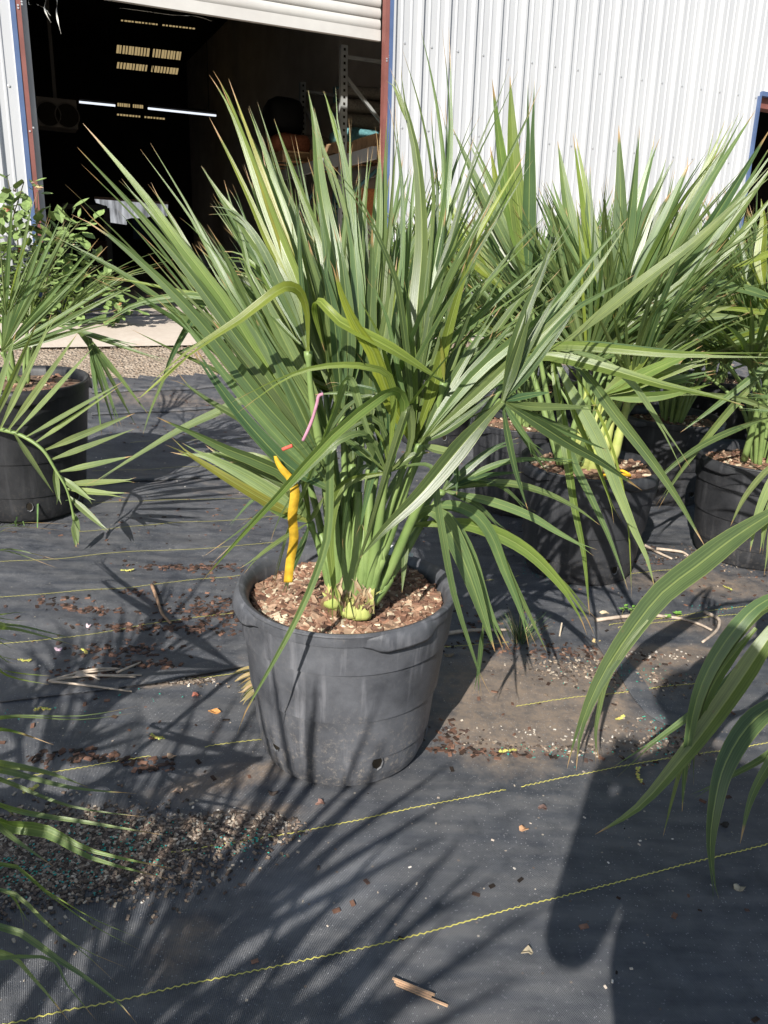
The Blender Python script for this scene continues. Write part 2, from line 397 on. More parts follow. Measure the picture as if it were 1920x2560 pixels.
for T in THREADS:
    pts = crom([G(T[i], T[i+1]) for i in range(0, len(T), 2)], 8)
    # resample to a zigzag step
    path = [pts[0]]; acc = 0; step = 0.0075
    for a, b in zip(pts, pts[1:]):
        dl = (b-a).length; s = step-acc
        while s < dl: path.append(a.lerp(b, s/dl)); s += step
        acc = (acc+dl) % step
    vs = []; fs = []
    for i, p in enumerate(path):
        d = (path[min(i+1, len(path)-1)]-path[max(i-1, 0)]).normalized(); sd = Vector((-d.y, d.x, 0))
        if noise.noise(Vector((p.x*4, p.y*4, 7))) > 0.42: fade = 0.2
        else: fade = 1
        c = p+sd*((0.0019 if i % 2 else -0.0019)*rnd.uniform(.5, 1.3)); z = terr(p.x, p.y)+0.0035*fade-0.001
        for s in (-1, 1): vs.append((c.x+sd.x*s*0.0011, c.y+sd.y*s*0.0014, z))
        if i: k = 2*i; fs.append((k-2, k-1, k+1, k))
    obj('guide_thread', vs, fs, M_THREAD, CLOTH)
# overlapped edges of cloth, a raised lip with its own thickness
def seam(pp, hgt=0.012):
    pts = crom([G(pp[i], pp[i+1]) for i in range(0, len(pp), 2)], 10); vs = []; fs = []
    for i, p in enumerate(pts):
        d = (pts[min(i+1, len(pts)-1)]-pts[max(i-1, 0)]).normalized(); sd = Vector((-d.y, d.x, 0))
        h = hgt*(0.6+0.8*abs(noise.noise(p*7)))
        for k, (o, z) in enumerate(((0.07, 0.003), (0.03, h*0.8), (0.0, h), (-0.004, h*0.4), (0.004, 0.0005))):
            q = p+sd*o; vs.append((q.x, q.y, terr(q.x, q.y)+z))
        if i:
            for k in range(4): a = 5*(i-1)+k; fs.append((a, a+1, a+6, a+5))
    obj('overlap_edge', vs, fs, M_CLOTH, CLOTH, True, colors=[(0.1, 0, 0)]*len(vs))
seam([-90,1772, 0,1757,120,1742,230,1730,330,1716,400,1707,480,1692,560,1677,650,1662]); seam([200,1209,300,1206,420,1201,538,1198,660,1190], .02); seam([1480,1590,1520,1650,1580,1740,1640,1800,1690,1820], .008)
seam([230,1040,420,1032,640,1020], .02); seam([230,985,420,978,640,970], .02)

# ------------------------------------------------------------------ the metal building
m = mat('white_painted_steel', rough=0.42, spec=0.45); v = coord(m)
c = ramp(m, ntex(m, coord(m, 'Object', (1, 1, .25)), 2.2, 6), [(0.3, (0.40, 0.41, 0.425)), (0.7, (0.455, 0.465, 0.475))])
dr = ramp(m, ntex(m, coord(m, 'Object', (30, 30, 1.0)), 1, 4), [(0.62, (0, 0, 0)), (0.8, (1, 1, 1))]); c = mixc(m, math_(m, 'MULTIPLY', dr, 0.25), c, (0.5, 0.48, 0.45))
L(m, c, P(m).inputs['Base Color']); bump(m, ntex(m, v, 3, 2), 0.1, 0.01); M_WALL = m
M_DOOR = simple_noise('door_slat_paint', (0.42, 0.405, 0.385), (0.50, 0.49, 0.465), 3, 0.5, 0.4, 0.1, 0.004)
M_RED = simple_noise('red_primer', (0.16, 0.06, 0.05), (0.22, 0.085, 0.072), 6, 0.6, 0.35, 0.1)
M_BLUE = simple_noise('blue_trim', (0.06, 0.095, 0.19), (0.085, 0.13, 0.25), 5, 0.4, 0.5, 0.05)
M_STEEL = mat('screw_steel', (0.55, 0.55, 0.55), 0.4, 0.5, 0.6)
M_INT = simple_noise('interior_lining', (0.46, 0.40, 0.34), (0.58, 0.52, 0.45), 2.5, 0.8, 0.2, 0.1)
M_DARK = simple_noise('shaded_lining', (0.020, 0.019, 0.018), (0.03, 0.028, 0.026), 2.5, 0.9, 0.1, 0.1)  # near-black lining, shade of the unlit interior put into its colour
BLD = empty('metal_building', BO); BLD.matrix_world = BM
tag(BLD, 'white ribbed metal warehouse with a raised roll-up door over its dark interior', 'building')
xL = onwall(54, 40)[0]; xR = onwall(961, 60)[0]           # clear door opening
jw = 0.042; tw = 0.04
xo = onwall(1900, 232)[0]; ho = onwall(1900, 232)[1]        # right opening
HTOP = 6.2
rib0 = onwall(1050, 115)[0]                                 # centre of one major rib
PER = 0.3048
def profile(x):
    """rib height at x"""
    u = ((x-rib0+PER/2) % PER)-PER/2
    a = abs(u)
    if a < 0.014: return 0.036
    if a < 0.036: return 0.036*(0.036-a)/0.022
    for c in (-0.102, 0.102, ):
        q = abs(u-c)
        if q < 0.006: return 0.009
        if q < 0.016: return 0.009*(0.016-q)/0.010
    return 0.0
def panel(x0, x1, h0, h1, parent=BLD):
    xs = {round(x0, 4), round(x1, 4)}
    k0 = math.floor((x0-rib0)/PER)-1
    for k in range(k0, k0+12):
        for o in (-.036, -.014, .014, .036, -.118, -.108, -.096, -.086, .086, .096, .108, .118):
            x = rib0+k*PER+o
            if x0 < x < x1: xs.add(round(x, 4))
    xs = sorted(xs); vs = []; fs = []; nh = 10
    for j in range(nh+1):
        h = h0+(h1-h0)*j/nh
        for x in xs:
            w = 0.004*noise.noise(Vector((x*1.3, h*0.8, 3)))
            vs.append((x, -profile(x)+w, h))
    n = len(xs)
    for j in range(nh):
        for i in range(n-1): k = j*n+i; fs.append((k, k+1, k+n+1, k+n))
    o = obj('wall_panel', vs, fs, M_WALL, parent)
    # screws, one row per girt
    mb = MB()
    for hrow in HROWS:
        if not h0 < hrow < h1: continue
        k = k0
        while rib0+k*PER < x1+1:
            x = rib0+k*PER-0.175
            if x0+.01 < x < x1-.01:
                mb.tube([Vector((x, 0.002, hrow)), Vector((x, -0.006, hrow)), Vector((x, -0.0075, hrow))], [0.011, 0.011, 0.006], 8)
            k += 1
    if mb.v: mb.build('screw', M_STEEL, o).__setitem__('kind', 'stuff')
h_up = onwall(1016, 108.5)[1]; h_lo = onwall(1016, 321)[1]
HROWS = [h_lo-1.3, h_lo, h_up, h_up+1.4]
EPS = 0.0015; D_ = 16.3
x = xR+jw+tw
edges = [x]; nb = rib0+PER*0.5
while nb < xo: 
    if nb > x+.05: edges.append(nb)
    nb += PER*3
edges.append(xo)
for a, b in zip(edges, edges[1:]): panel(a, b, -0.5, HTOP)
e = xo
while e < xo+4.2: panel(e, e+PER*3, ho, HTOP); e += PER*3
e0 = e
while e < e0+4.0: panel(e, e+PER*3, -0.5, HTOP); e += PER*3
e = xL-jw-tw
while e > xL-4.5: panel(e-PER*3, e, -0.5, HTOP); e -= PER*3
panel_top = 4.3
e = xL-jw-tw
while e < xR+jw+tw-.01:
    panel(e, min(e+PER*3, xR+jw+tw), panel_top, HTOP); e += PER*3
def bbox(name, a, b, m, parent=BLD):
    mb = MB(); mb.box(a, b); return mb.build(name, m, parent)
# jambs and trim
for s, x in ((-1, xL), (1, xR)):
    x0, x1 = (x-jw, x) if s < 0 else (x, x+jw)
    bbox('door_jamb', (x0, -0.030, -0.5), (x1, 0.05, panel_top), M_RED)
    y0, y1 = (x0-tw, x0-EPS) if s < 0 else (x1+EPS, x1+tw)
    bbox('jamb_trim', (y0, -0.038, -0.5), (y1, 0.03, panel_top), M_BLUE)
    mb = MB()
    for h in (0.5, 1.5, 2.42, 2.44, 3.3):
        for dx in (0.02, 0.05): mb.tube([Vector((x0+dx, -0.030, h+dx)), Vector((x0+dx, -0.036, h+dx))], 0.008, 6)
    mb.build('jamb_screw', M_STEEL, BLD)['kind'] = 'stuff'
bbox('inner_track', (xL+.002, 0.05, -0.5), (xL+0.05, 0.17, panel_top), M_DOOR)
# header trim above the door and round the right-hand opening
bbox('opening_trim', (xo-.002, -0.045, ho-.04), (xo+4.2, 0.03, ho+.012), M_BLUE)
bbox('opening_trim', (xo-.03, -0.040, -0.5), (xo, 0.03, ho-.042), M_BLUE)
bbox('opening_header', (xo+.002, 0.032, ho-.16), (xo+4.2, 0.2, ho-.04), M_RED)
bbox('roof', (xL-5, -0.35, HTOP+.002), (xo+9, D_, HTOP+.12), M_WALL)
# roll-up door: curved slats hung between the jambs
h_bot = onwall(955, 105, 0.1)[1]
SL = 0.098
def slat(h, first=False):
    vs = []; fs = []; pr = [(0.0, 0.0), (-0.012, 0.008), (-0.020, 0.030), (-0.022, 0.052), (-0.016, 0.076), (-0.004, 0.090), (0.004, 0.096)]
    nx = 16
    for i in range(nx+1):
        x = xL+.003+(xR-xL-.006)*i/nx
        sag = 0.012*noise.noise(Vector((x*1.2, h*.6, 2)))
        for (n, z) in pr: vs.append((x, 0.10+n+sag*.6, h+z+(0.010*math.sin(x*1.3) if first else 0)))
    for i in range(nx):
        for k in range(len(pr)-1): a = i*7+k; fs.append((a, a+7, a+8, a+1))
    return obj('door_slat', vs, fs, M_DOOR, BLD, True)
mb = MB(); mb.box((xL+.003, .075, h_bot), (xR-.003, .125, h_bot+.095)); bar_o = mb.build('bottom_bar', M_DOOR, BLD)
for k in range(14): slat(h_bot+.097+k*SL)
# torn weather strip hanging from the door
M_STRIP = mat('torn_strip', (0.62, 0.62, 0.58), 0.7, 0.2)
def hang(pp, w=0.012):
    pts = []
    for i in range(0, len(pp), 2):
        a, h = onwall(pp[i], pp[i+1], 0.06); pts.append(Vector((a, 0.06+0.01*math.sin(i), h)))
    pts = crom(pts, 5); vs = []; fs = []
    for i, p in enumerate(pts):
        t = i/(len(pts)-1); ww = w*(1-.6*t)*(1+.6*noise.noise(p*25)); tw_ = 1.5*math.sin(t*5)
        for s in (-1, 1): vs.append((p.x+s*ww*math.cos(tw_), p.y+s*ww*math.sin(tw_), p.z))
        if i: k = 2*i; fs.append((k-2, k-1, k+1, k))
    obj('torn_strip', vs, fs, M_STRIP, BLD)
hang([141,-25,143,10,141,28,145,55,153,84]); hang([116,-25,115,0,111,20,118,40,128,56], .009); hang([111,20,121,30], .005); hang([112,22,128,40], .004); hang([72,-20,72,8,79,12], .005); hang([94,12,108,18,112,22], .004)
hang([300,20,360,27,430,38,490,41,530,52], .006)
# interior: floor, walls, ceiling, rear wall with the far opening
D = 16.0; xw0, xw1 = xL-3.2, xR+1.5
tag(obj('warehouse_floor', [BM @ Vector(p) for p in ((xw0-.1, 0.0, 0.0), (xo+5, 0.0, 0.0), (xo+5, D, 0.0), (xw0-.1, D, 0.0))], [(0, 1, 2, 3)], M_CONC), kind='structure')
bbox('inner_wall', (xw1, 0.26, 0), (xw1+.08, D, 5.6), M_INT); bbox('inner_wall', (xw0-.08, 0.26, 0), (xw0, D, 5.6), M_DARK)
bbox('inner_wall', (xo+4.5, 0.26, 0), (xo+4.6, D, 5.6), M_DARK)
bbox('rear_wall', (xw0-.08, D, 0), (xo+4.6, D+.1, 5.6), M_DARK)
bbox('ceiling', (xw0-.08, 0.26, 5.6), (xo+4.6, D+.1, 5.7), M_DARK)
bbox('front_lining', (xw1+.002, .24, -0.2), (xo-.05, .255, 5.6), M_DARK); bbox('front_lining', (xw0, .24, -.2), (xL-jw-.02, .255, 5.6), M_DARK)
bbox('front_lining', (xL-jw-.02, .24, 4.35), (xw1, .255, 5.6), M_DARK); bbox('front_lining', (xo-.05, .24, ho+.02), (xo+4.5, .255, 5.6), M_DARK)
def inb(px, py, n):
    a, h = onwall(px, py, n); return Vector((a, n, h))
# translucent roof lights seen as rows of lit corrugations
def emis(name, c, s):
    m = mat(name, (0.2, 0.2, 0.2), 0.6); P(m).inputs['Emission Color'].default_value = (*c, 1); P(m).inputs['Emission Strength'].default_value = s; return m
M_SKYL = emis('lit_roof_panel', (0.62, 0.46, 0.22), 0.42); M_TUBE = emis('lamp_tube', (0.85, 0.9, 1.0), 0.75); M_WIN = emis('daylit_sheet', (0.55, 0.58, 0.62), 0.10)
def roof_light(q, cuts, n=11.0):
    # q: four corners in photo pixels (tl, tr, br, bl)
    tl, tr, br, bl = [inb(*p, n) for p in q]
    f = bpy.data.objects.new('roof_light', None); COL.objects.link(f); f.parent = BLD
    for k in range(cuts):
        if k == cuts//2: continue
        a, b = k/cuts, (k+rnd.uniform(.5, .8))/cuts
        vs = [bl.lerp(br, a), bl.lerp(br, b), tl.lerp(tr, b), tl.lerp(tr, a)]
        vs = vs+[p+Vector((0, .03, 0)) for p in vs]
        obj('pane', vs, [(0,1,2,3), (4,7,6,5), (0,4,5,1), (1,5,6,2), (2,6,7,3), (3,7,4,0)], M_SKYL, f)
roof_light([(293,112),(457,130),(454,150),(291,132)], 22); roof_light([(294,155),(449,171),(446,186),(292,170)], 20)
roof_light([(303,49),(490,70),(490,73),(303,52)], 22); roof_light([(294,257),(360,263),(360,271),(294,265)], 12); roof_light([(293,284),(414,295),(414,299),(293,288)], 16)
def tube_lamp(a, b, n, label):
    p, q = inb(*a, n), inb(*b, n)
    t = empty('tube_lamp', (0, 0, 0)); t.matrix_world = BM
    mb = MB(); mb.tube([p, q], .02, 8); mb.build('lamp_tube', M_TUBE, t)
    mb = MB(); mb.bar(p+Vector((0, .02, .06)), q+Vector((0, .02, .06)), .12, .04); mb.build('lamp_housing', M_DARK, t)
    mb = MB()
    for s in (.1, .9): r = p.lerp(q, s); mb.bar(r+Vector((0, .02, .08)), Vector((r.x, r.y+.02, 5.6)), .01, .01)
    mb.build('hanger_rod', M_DARK, t)
    tag(t, label, 'lamp')
tube_lamp((198, 255), (288, 264), 9.0, 'shorter lit tube lamp hanging in the warehouse beside the twin fan unit')
tube_lamp((370, 271), (540, 289), 9.0, 'longer lit tube lamp hanging in the middle of the dark warehouse')
# daylit sheet over the rear opening
sh = empty('hanging_sheet', (0, 0, 0)); sh.matrix_world = BM; tag(sh, 'pale crumpled sheet hanging across a daylit opening at the rear of the warehouse', 'sheet')
sp_ = [(236,497),(420,511),(419,540),(375,541),(340,556),(315,562),(275,556),(268,515),(240,507)]
vs = [inb(*p, 13.0) for p in sp_]; cpt = sum(vs, Vector())/len(vs); vs = [cpt]+vs+[p+Vector((0, .02, 0)) for p in [cpt]+vs]
k = len(sp_); fs = [(0, i+1, (i+1) % k+1) for i in range(k)]
m = M_WIN; v = coord(m, 'Object', (5, 1, .8)); e = ramp(m, ntex(m, v, 2.2, 5), [(0.35, (0.16, 0.165, 0.175)), (0.7, (0.72, 0.74, 0.78))]); L(m, e, P(m).inputs['Emission Color']); P(m).inputs['Emission Strength'].default_value = .55
obj('sheet_cloth', vs[:k+1], fs, M_WIN, sh)
mb = MB(); mb.bar(inb(236, 494, 12.9), inb(421, 508, 12.9), .05, .06); mb.build('top_rail', mat('pale_rail', (0.6, 0.4, 0.36), .6), sh)
fr = empty('work_stand', (0, 0, 0)); fr.matrix_world = BM; tag(fr, 'dark steel stand with two posts standing in the shade left of the hanging sheet', 'stand')
M_DIM = mat('dim_steel', (0.10, 0.09, 0.08), .6)
p, q = inb(157, 515, 9.5), inb(265, 520, 9.5)
mb = MB(); mb.bar(p, q, .08, .09); mb.build('cross_beam', M_DIM, fr)
for r in (p, q): mb = MB(); mb.bar(r, Vector((r.x, r.y, 0)), .12, .12, Vector((0, 1, 0))); mb.build('post', M_DIM, fr)
# twin fan unit
fu = empty('fan_unit', (0, 0, 0)); fu.matrix_world = BM; tag(fu, 'grey box with two round fans hanging high in the dark warehouse', 'fan unit')
M_FAN = mat('fan_housing', (0.16, 0.14, 0.12), .7)
a, b = inb(90, 240, 6.0), inb(196, 322, 6.0)
mb = MB(); mb.box((a.x, 6.0, b.z), (b.x, 6.5, a.z)); mb.build('housing', M_FAN, fu)
for u in (.27, .74):
    cx = a.x+(b.x-a.x)*u; cz = a.z+(b.z-a.z)*.58; r = .17
    mb = MB(); mb.tube([Vector((cx+r*math.cos(t), 5.99, cz+r*math.sin(t))) for t in [i*math.pi/10 for i in range(21)]], .012, 5, cap=False); mb.build('fan_ring', M_DIM, fu)
    vs = [Vector((cx, 5.985, cz))]+[Vector((cx+r*math.cos(i*math.pi/10), 5.985, cz+r*math.sin(i*math.pi/10))) for i in range(20)]
    obj('fan_grille', vs, [(0, i+1, (i+1) % 20+1) for i in range(20)], M_HOLE, fu)
mb = MB(); mb.bar(Vector(((a.x+b.x)/2, 6.2, a.z)), Vector(((a.x+b.x)/2, 6.2, 5.6)), .05, .05, Vector((0, 1, 0))); mb.build('hanger', M_DIM, fu)
# pallet rack along the right-hand inner wall
M_RACK = simple_noise('rack_paint', (0.26, 0.27, 0.26), (0.36, 0.37, 0.36), 8, .5, .4, .1)
M_TEAL = mat('teal_rack_paint', (0.07, 0.18, 0.22), .55); M_BEAM = mat('grey_beam', (0.40, 0.41, 0.42), .5)
def rack(n0, px, ytop, label, n1):
    t = empty('pallet_rack', (0, 0, 0)); t.matrix_world = BM; tag(t, label, 'rack', 'pallet racks inside the warehouse')
    p = inb(px, ytop, n0)
    w = .085
    def post(x, n, m, holes=True):
        mb = MB(); mb.box((x-w/2, n, 0), (x+w/2, n+.07, p.z)); o = mb.build('upright', m, t)
        mb = MB(); h = .3
        while h < p.z-.05:
            for s in (0,): mb.box((x-.014, n-.002, h), (x+.014, n, h+.03))
            h += .075
        q = mb.build('slot', M_HOLE, o); q['kind'] = 'stuff'
    xr = xw1-.12
    post(p.x, n0, M_RACK); post(xr, n0+.02, M_TEAL)
    zt = p.z
    for h0_, h1_, mm in ((zt-.12, zt-.12, M_RACK), (zt-.35, zt-1.15, M_RACK), (zt-1.75, zt-1.0, M_TEAL), (zt-1.8, zt-2.5, M_RACK), (.5, zt-1.9, M_TEAL)):
        mb = MB(); mb.bar(Vector((p.x+w/2, n0+.035, max(.1, h0_))), Vector((xr-w/2, n0+.055, max(.1, h1_))), .035, .045, Vector((0, 1, 0))); mb.build('brace', mm, t)
    return t, p.x, xr, p.z
rk, rx0, rx1, rz = rack(2.1, 862, 112, 'galvanised pallet rack upright with slotted posts nearest the right door jamb', 4.5)
rk2, qx0, qx1, qz = rack(4.7, 758, 205, 'shorter pallet rack frame deeper in the warehouse, left of the tall slotted upright', 7.5)
# beams carrying the pallets, between the two frames
bz = inb(880, 398, 2.1).z
for xx in (rx0, rx1-.02):
    mb = MB(); mb.box((xx-.03, 2.18, bz-.07), (xx+.03, 4.7, bz+.07)); mb.build('beam', M_BEAM, rk)
mb = MB(); mb.box((rx0+.045, 1.3, bz-.08), (rx0+.10, 2.095, bz+.06)); mb.build('beam', M_BEAM, rk)
mb = MB(); mb.box((rx1-.03, 1.3, bz-.08), (rx1+.03, 2.015, bz+.06)); mb.build('beam', M_BEAM, rk)
M_WOOD = objcol_mat('pallet_wood', .8, .2, 12, .3)
def pallet(x0, x1, n0, n1, z, label):
    t = empty('wooden_pallet', (0, 0, 0)); t.matrix_world = BM; tag(t, label, 'pallet', 'pallets on the rack')
    def bd(a, b, c): 
        mb = MB(); mb.box(a, b); o = mb.build('board', M_WOOD, t); o.color = (*c, 1)
    nb_ = 7
    for k in range(nb_):
        n = n0+(n1-n0-.09)*k/(nb_-1); bd((x0, n, z+.125), (x1, n+.09, z+.145), (.34, .22, .12))
    for k in (0, 3, 6):
        n = n0+(n1-n0-.09)*k/6; bd((x0, n, z), (x1, n+.09, z+.018), (.36, .2, .1))
    for xx in (x0, (x0+x1)/2-.02, x1-.04): bd((xx, n0, z+.0185), (xx+.04, n1, z+.1245), (.30, .19, .11))
pallet(rx0+.10, rx1+.02, 1.35, 2.05, bz+.065, 'orange-brown wooden pallet on the rack just inside the right door jamb')
pallet(rx0-.02, rx1, 2.25, 3.3, bz+.075, 'wooden pallet on the rack under the pile of feed sacks')
pallet(rx0-.35, rx1-.2, 3.5, 4.5, bz+.075, 'dim wooden pallet on the rack deeper in behind the slotted upright')
def sack(c, l, w, h, colr, label, rz=0.0, grp='sacks piled on the pallets'):
    vs = []; fs = []; nu, nv = 14, 8
    for j in range(nv+1):
        for i in range(nu):
            a = 2*math.pi*i/nu; b = math.pi*(j/nv-.5)
            ca, sa, cb, sb = math.cos(a), math.sin(a), math.cos(b), math.sin(b)
            f = lambda q, e: math.copysign(abs(q)**e, q)
            p = Vector((l/2*f(cb, .6)*f(ca, .55), w/2*f(cb, .6)*f(sa, .55), h/2*f(sb, .8)))
            p += p.normalized()*.03*noise.noise(p*6+Vector(c)*3)
            vs.append(p)
    for j in range(nv):
        for i in range(nu): fs.append((j*nu+i, j*nu+(i+1) % nu, (j+1)*nu+(i+1) % nu, (j+1)*nu+i))
    o = obj('feed_sack', vs, fs, M_OBJ, None, True); o.matrix_world = BM @ Matrix.Translation(c) @ Matrix.Rotation(rz, 4, 'Z')
    o.color = (*colr, 1); tag(o, label, 'sack', grp); return o
sz = bz+.22
sack(Vector((rx0+.42, 2.62, sz+.10)), .78, .5, .24, (.10, .24, .26), 'teal and tan sack lying on the pallet beside the red door jamb')
sack(Vector((rx0+.48, 2.75, sz+.31)), .76, .5, .20, (.17, .15, .12), 'tan sack lying on top of the teal sack on the pallet')
sack(Vector((rx0+.52, 2.80, sz+.50)), .74, .5, .19, (.20, .18, .15), 'pale tan sack, third up in the pile behind the slotted upright')
sack(Vector((rx0+.55, 2.85, sz+.68)), .66, .5, .17, (.22, .20, .17), 'pale sack topmost in the pile behind the slotted upright')
sack(Vector((rx0-.10, 4.0, sz+.14)), .6, .6, .28, (.30, .10, .05), 'orange sack on the deeper pallet left of the slotted upright')
sack(Vector((rx0+.3, 4.1, sz+.16)), .6, .6, .30, (.16, .13, .10), 'brown sack on the deeper pallet behind the teal brace')
bag = sack(Vector((rx0-.1, 4.2, sz+.52)), .55, .5, .55, (.006, .006, .007), 'black plastic bag heaped on the sacks left of the slotted upright', 0, 'bags on the deeper pallet')
# boxes and pails at floor level
def crate(px0, px1, py0, py1, n, colr, label, name='storage_box', d=.5):
    a = inb(px0, py0, n); b = inb(px1, py1, n); t = empty(name, (0, 0, 0)); t.matrix_world = BM; tag(t, label, 'box', 'boxes on the warehouse floor')
    z0 = max(b.z, 0.002)
    mb = MB(); mb.box((a.x, n, z0), (b.x, n+d, a.z-.03)); o = mb.build('box_body', M_OBJ, t); o.color = (*colr, 1)
    mb = MB(); mb.box((a.x-.012, n-.012, a.z-.029), (b.x+.012, n+d+.012, a.z)); o = mb.build('box_lid', M_OBJ, t); o.color = tuple(q*.8 for q in colr)+(1,)
crate(905, 960, 470, 560, 2.2, (.36, .14, .05), 'orange box standing low under the pallet rack by the jamb'); crate(487, 520, 638, 690, 8.0, (.25, .25, .26), 'small pale box on the dark floor in the middle of the doorway')
crate(578, 665, 630, 680, 7.0, (.22, .22, .23), 'wide grey box on the dark floor behind the palm leaves'); crate(330, 415, 545, 600, 10., (.03, .05, .09), 'dark blue tote on the dark floor below the hanging sheet', d=.8)
crate(195, 270, 600, 660, 9, (.07, .03, .025), 'dark red chest on the dark floor left of the doorway middle', d=.7)
for i in range(7):
    a = inb(672, 565+i*13, 6.0); mb = MB(); mb.box((a.x, 6.0, a.z-.045), (a.x+.34, 6.4, a.z)); o = mb.build('flat_bag', M_OBJ); o.matrix_world = BM; o.color = (.20, .21, .23, 1)
    o.color = (.2+.01*i, .21+.01*i, .23+.01*i, 1)
    tag(o, f'pale flat bag in the stack behind the palm, ' + ['topmost', 'second from top', 'third from top', 'middle', 'third from bottom', 'second from bottom', 'lowest'][i] + ' of the stack', 'bag', 'flat bags stacked in the warehouse')

# ------------------------------------------------------------------ pots
def ridge_r(z, H, rb, rt):
    t = z/H; r = rb+(rt-rb)*t
    for zr, d in ((.76, .007), (.46, .006), (.20, .005)):
        if t > zr: r += d
    return r
def pot_parts(parent, D, H, seed, squash=1.0, soil=0.035, nchips=300, individual=0, tone=1.0, shade=0.45):
    q = random.Random(seed); rt = D/2-.021; rb = rt*.855; n = 64
    def wob(a, z): return 1+0.012*math.sin(2*a+seed)*z/H+0.006*math.sin(3*a+seed*2)
    zs = []
    for i in range(22): zs.append(H*.94*i/21)
    for zr in (.76, .46, .20): zs += [H*zr-.0015, H*zr+.0015]
    zs = sorted(set(zs)); prof = [(ridge_r(z, H, rb, rt), z) for z in zs]
    prof[0] = (rb-.025, 0.0); prof.insert(1, (rb-.008, .012)); prof.insert(2, (rb, .035)); prof = [p for i, p in enumerate(prof) if i < 3 or p[1] > .04]
    vs = []; fs = []
    for r, z in prof:
        for k in range(n):
            a = 2*math.pi*k/n; dent = -.006*max(0, 1-((a-4.3)**2*8+(z-H*.55)**2*500)); w = wob(a, z)
            vs.append((math.cos(a)*(r*w+dent), math.sin(a)*(r*w+dent), z))
    for j in range(len(prof)-1):
        for k in range(n): fs.append((j*n+k, j*n+(k+1) % n, (j+1)*n+(k+1) % n, (j+1)*n+k))
    fs.append(tuple(range(n-1, -1, -1)))
    wl = obj('pot_wall', vs, fs, M_POT, parent, True); wl.data.set_sharp_from_angle(angle=.5)
    ri = D/2-.030
    rim = [(rt+.012, H*.935), (rt+.0185, H*.937), (rt+.0195, H*.943), (rt+.019, H*.985), (rt+.021, H*.992), (rt+.020, H), (rt+.015, H+.003), (rt+.006, H), (rt-.001, H-.006), (ri, H-.02), (ri-.006, H*.8)]
    vs = []; fs = []
    for r, z in rim:
        for k in range(n):
            a = 2*math.pi*k/n; w = wob(a, z); vs.append((math.cos(a)*r*w, math.sin(a)*r*w, z+.005*math.sin(2*a+1+seed)))
    for j in range(len(rim)-1):
        for k in range(n): fs.append((j*n+k, j*n+(k+1) % n, (j+1)*n+(k+1) % n, (j+1)*n+k))
    obj('rim', vs, fs, M_POT, parent, True).data.set_sharp_from_angle(angle=.55)
    # two or four grip lugs hanging off the rim
    for ac in (-.98, -2.75, .6, 2.2):
        vs = []; fs = []; m_ = 13; pr = [(rt+.017, H*1.001), (rt+.023, H*.996), (rt+.028, H*.97), (rt+.032, H*.92), (rt+.029, H*.90), (rt+.018, H*.915)]
        for i in range(m_):
            t = i/(m_-1); a = ac+(t-.5)*.78; e = min(1, min(t, 1-t)*4); e = e*e*(3-2*e)
            for r, z in pr:
                rr = rt+.018+(r-rt-.018)*e; zz = H*.96+(z-H*.96)*(0.45+.55*e); w = wob(a, z)
                vs.append((math.cos(a)*rr*w, math.sin(a)*rr*w, zz+.005*math.sin(2*a+1+seed)))
            if i:
                for k in range(5): b = 6*(i-1)+k; fs.append((b, b+6, b+7, b+1))
        obj('grip_lug', vs, fs, M_POT, parent, True)
    for ac in (-2.33, -1.12, -.2, 1.2, 2.5):
        r0 = ridge_r(.09, H, rb, rt)*wob(ac, .09)+.0015; c = Vector((math.cos(ac), math.sin(ac), 0)); s = Vector((-c.y, c.x, 0)); hc = c*r0+Vector((0, 0, .10 if ac < -2 else .085))
        vs = [hc]+[hc+s*.014*math.cos(i*.785)+Vector((0, 0, .020*math.sin(i*.785))) for i in range(8)]
        vs += [hc-c*.012]+[v_+c*.003+(v_-hc)*.18 for v_ in vs[1:9]]
        ho_ = obj('drain_hole', vs, [(0, i+1, (i+1) % 8+1) for i in range(8)]+[(i+1, i+10, (i+1) % 8+10, (i+1) % 8+1) for i in range(8)], M_HOLE, parent)
        ho_.data.materials.append(M_POT)
        for i, p_ in enumerate(ho_.data.polygons): p_.material_index = 0 if i < 8 else 1
    # bark mulch mound with chips
    vs = []; fs = []; cs = []; nr, na = 14, 40
    def hz(x, y):
        return H-soil+.014*noise.noise(Vector((x*7, y*7, seed)))+.006*noise.noise(Vector((x*25, y*25, seed+5)))-.012*max(0, (-x*.9+y*.3))/.25+.012*max(0, 1-(x*x+y*y)/.05)
    for j in range(nr+1):
        for k in range(na):
            r = (ri-.004)*j/nr; a = 2*math.pi*k/na; x, y = r*math.cos(a), r*math.sin(a); vs.append((x, y, hz(x, y))); cs.append((.16, .105, .07))
    for j in range(nr):
        for k in range(na): fs.append((j*na+k, (j+1)*na+k, (j+1)*na+(k+1) % na, j*na+(k+1) % na))
    mu = obj('bark_mulch', vs, fs, M_LITTER, parent, True, colors=cs); mu['kind'] = 'stuff'
    mb = MB()
    pal = [(.24, .13, .085), (.17, .09, .06), (.29, .175, .115), (.11, .062, .044), (.34, .23, .155), (.21, .115, .075), (.24, .155, .105)]
    for _ in range(nchips):
        r = (ri-.015)*math.sqrt(q.random()); a = q.random()*6.283; x, y = r*math.cos(a), r*math.sin(a)
        sz_ = q.choice([.003, .004, .005, .006, .008, .011]); g = q.uniform(.75, 1.25)*tone
        M_ = Matrix.Translation((x, y, hz(x, y)+.003)) @ Matrix.Rotation(q.random()*6.3, 4, 'Z') @ Matrix.Rotation(q.uniform(-.5, .5), 4, 'X') @ Matrix.Rotation(q.uniform(-.5, .5), 4, 'Y')
        c = [k*g for k in q.choice(pal)] if q.random() < .86 else [.5*g, .42*g, .30*g]
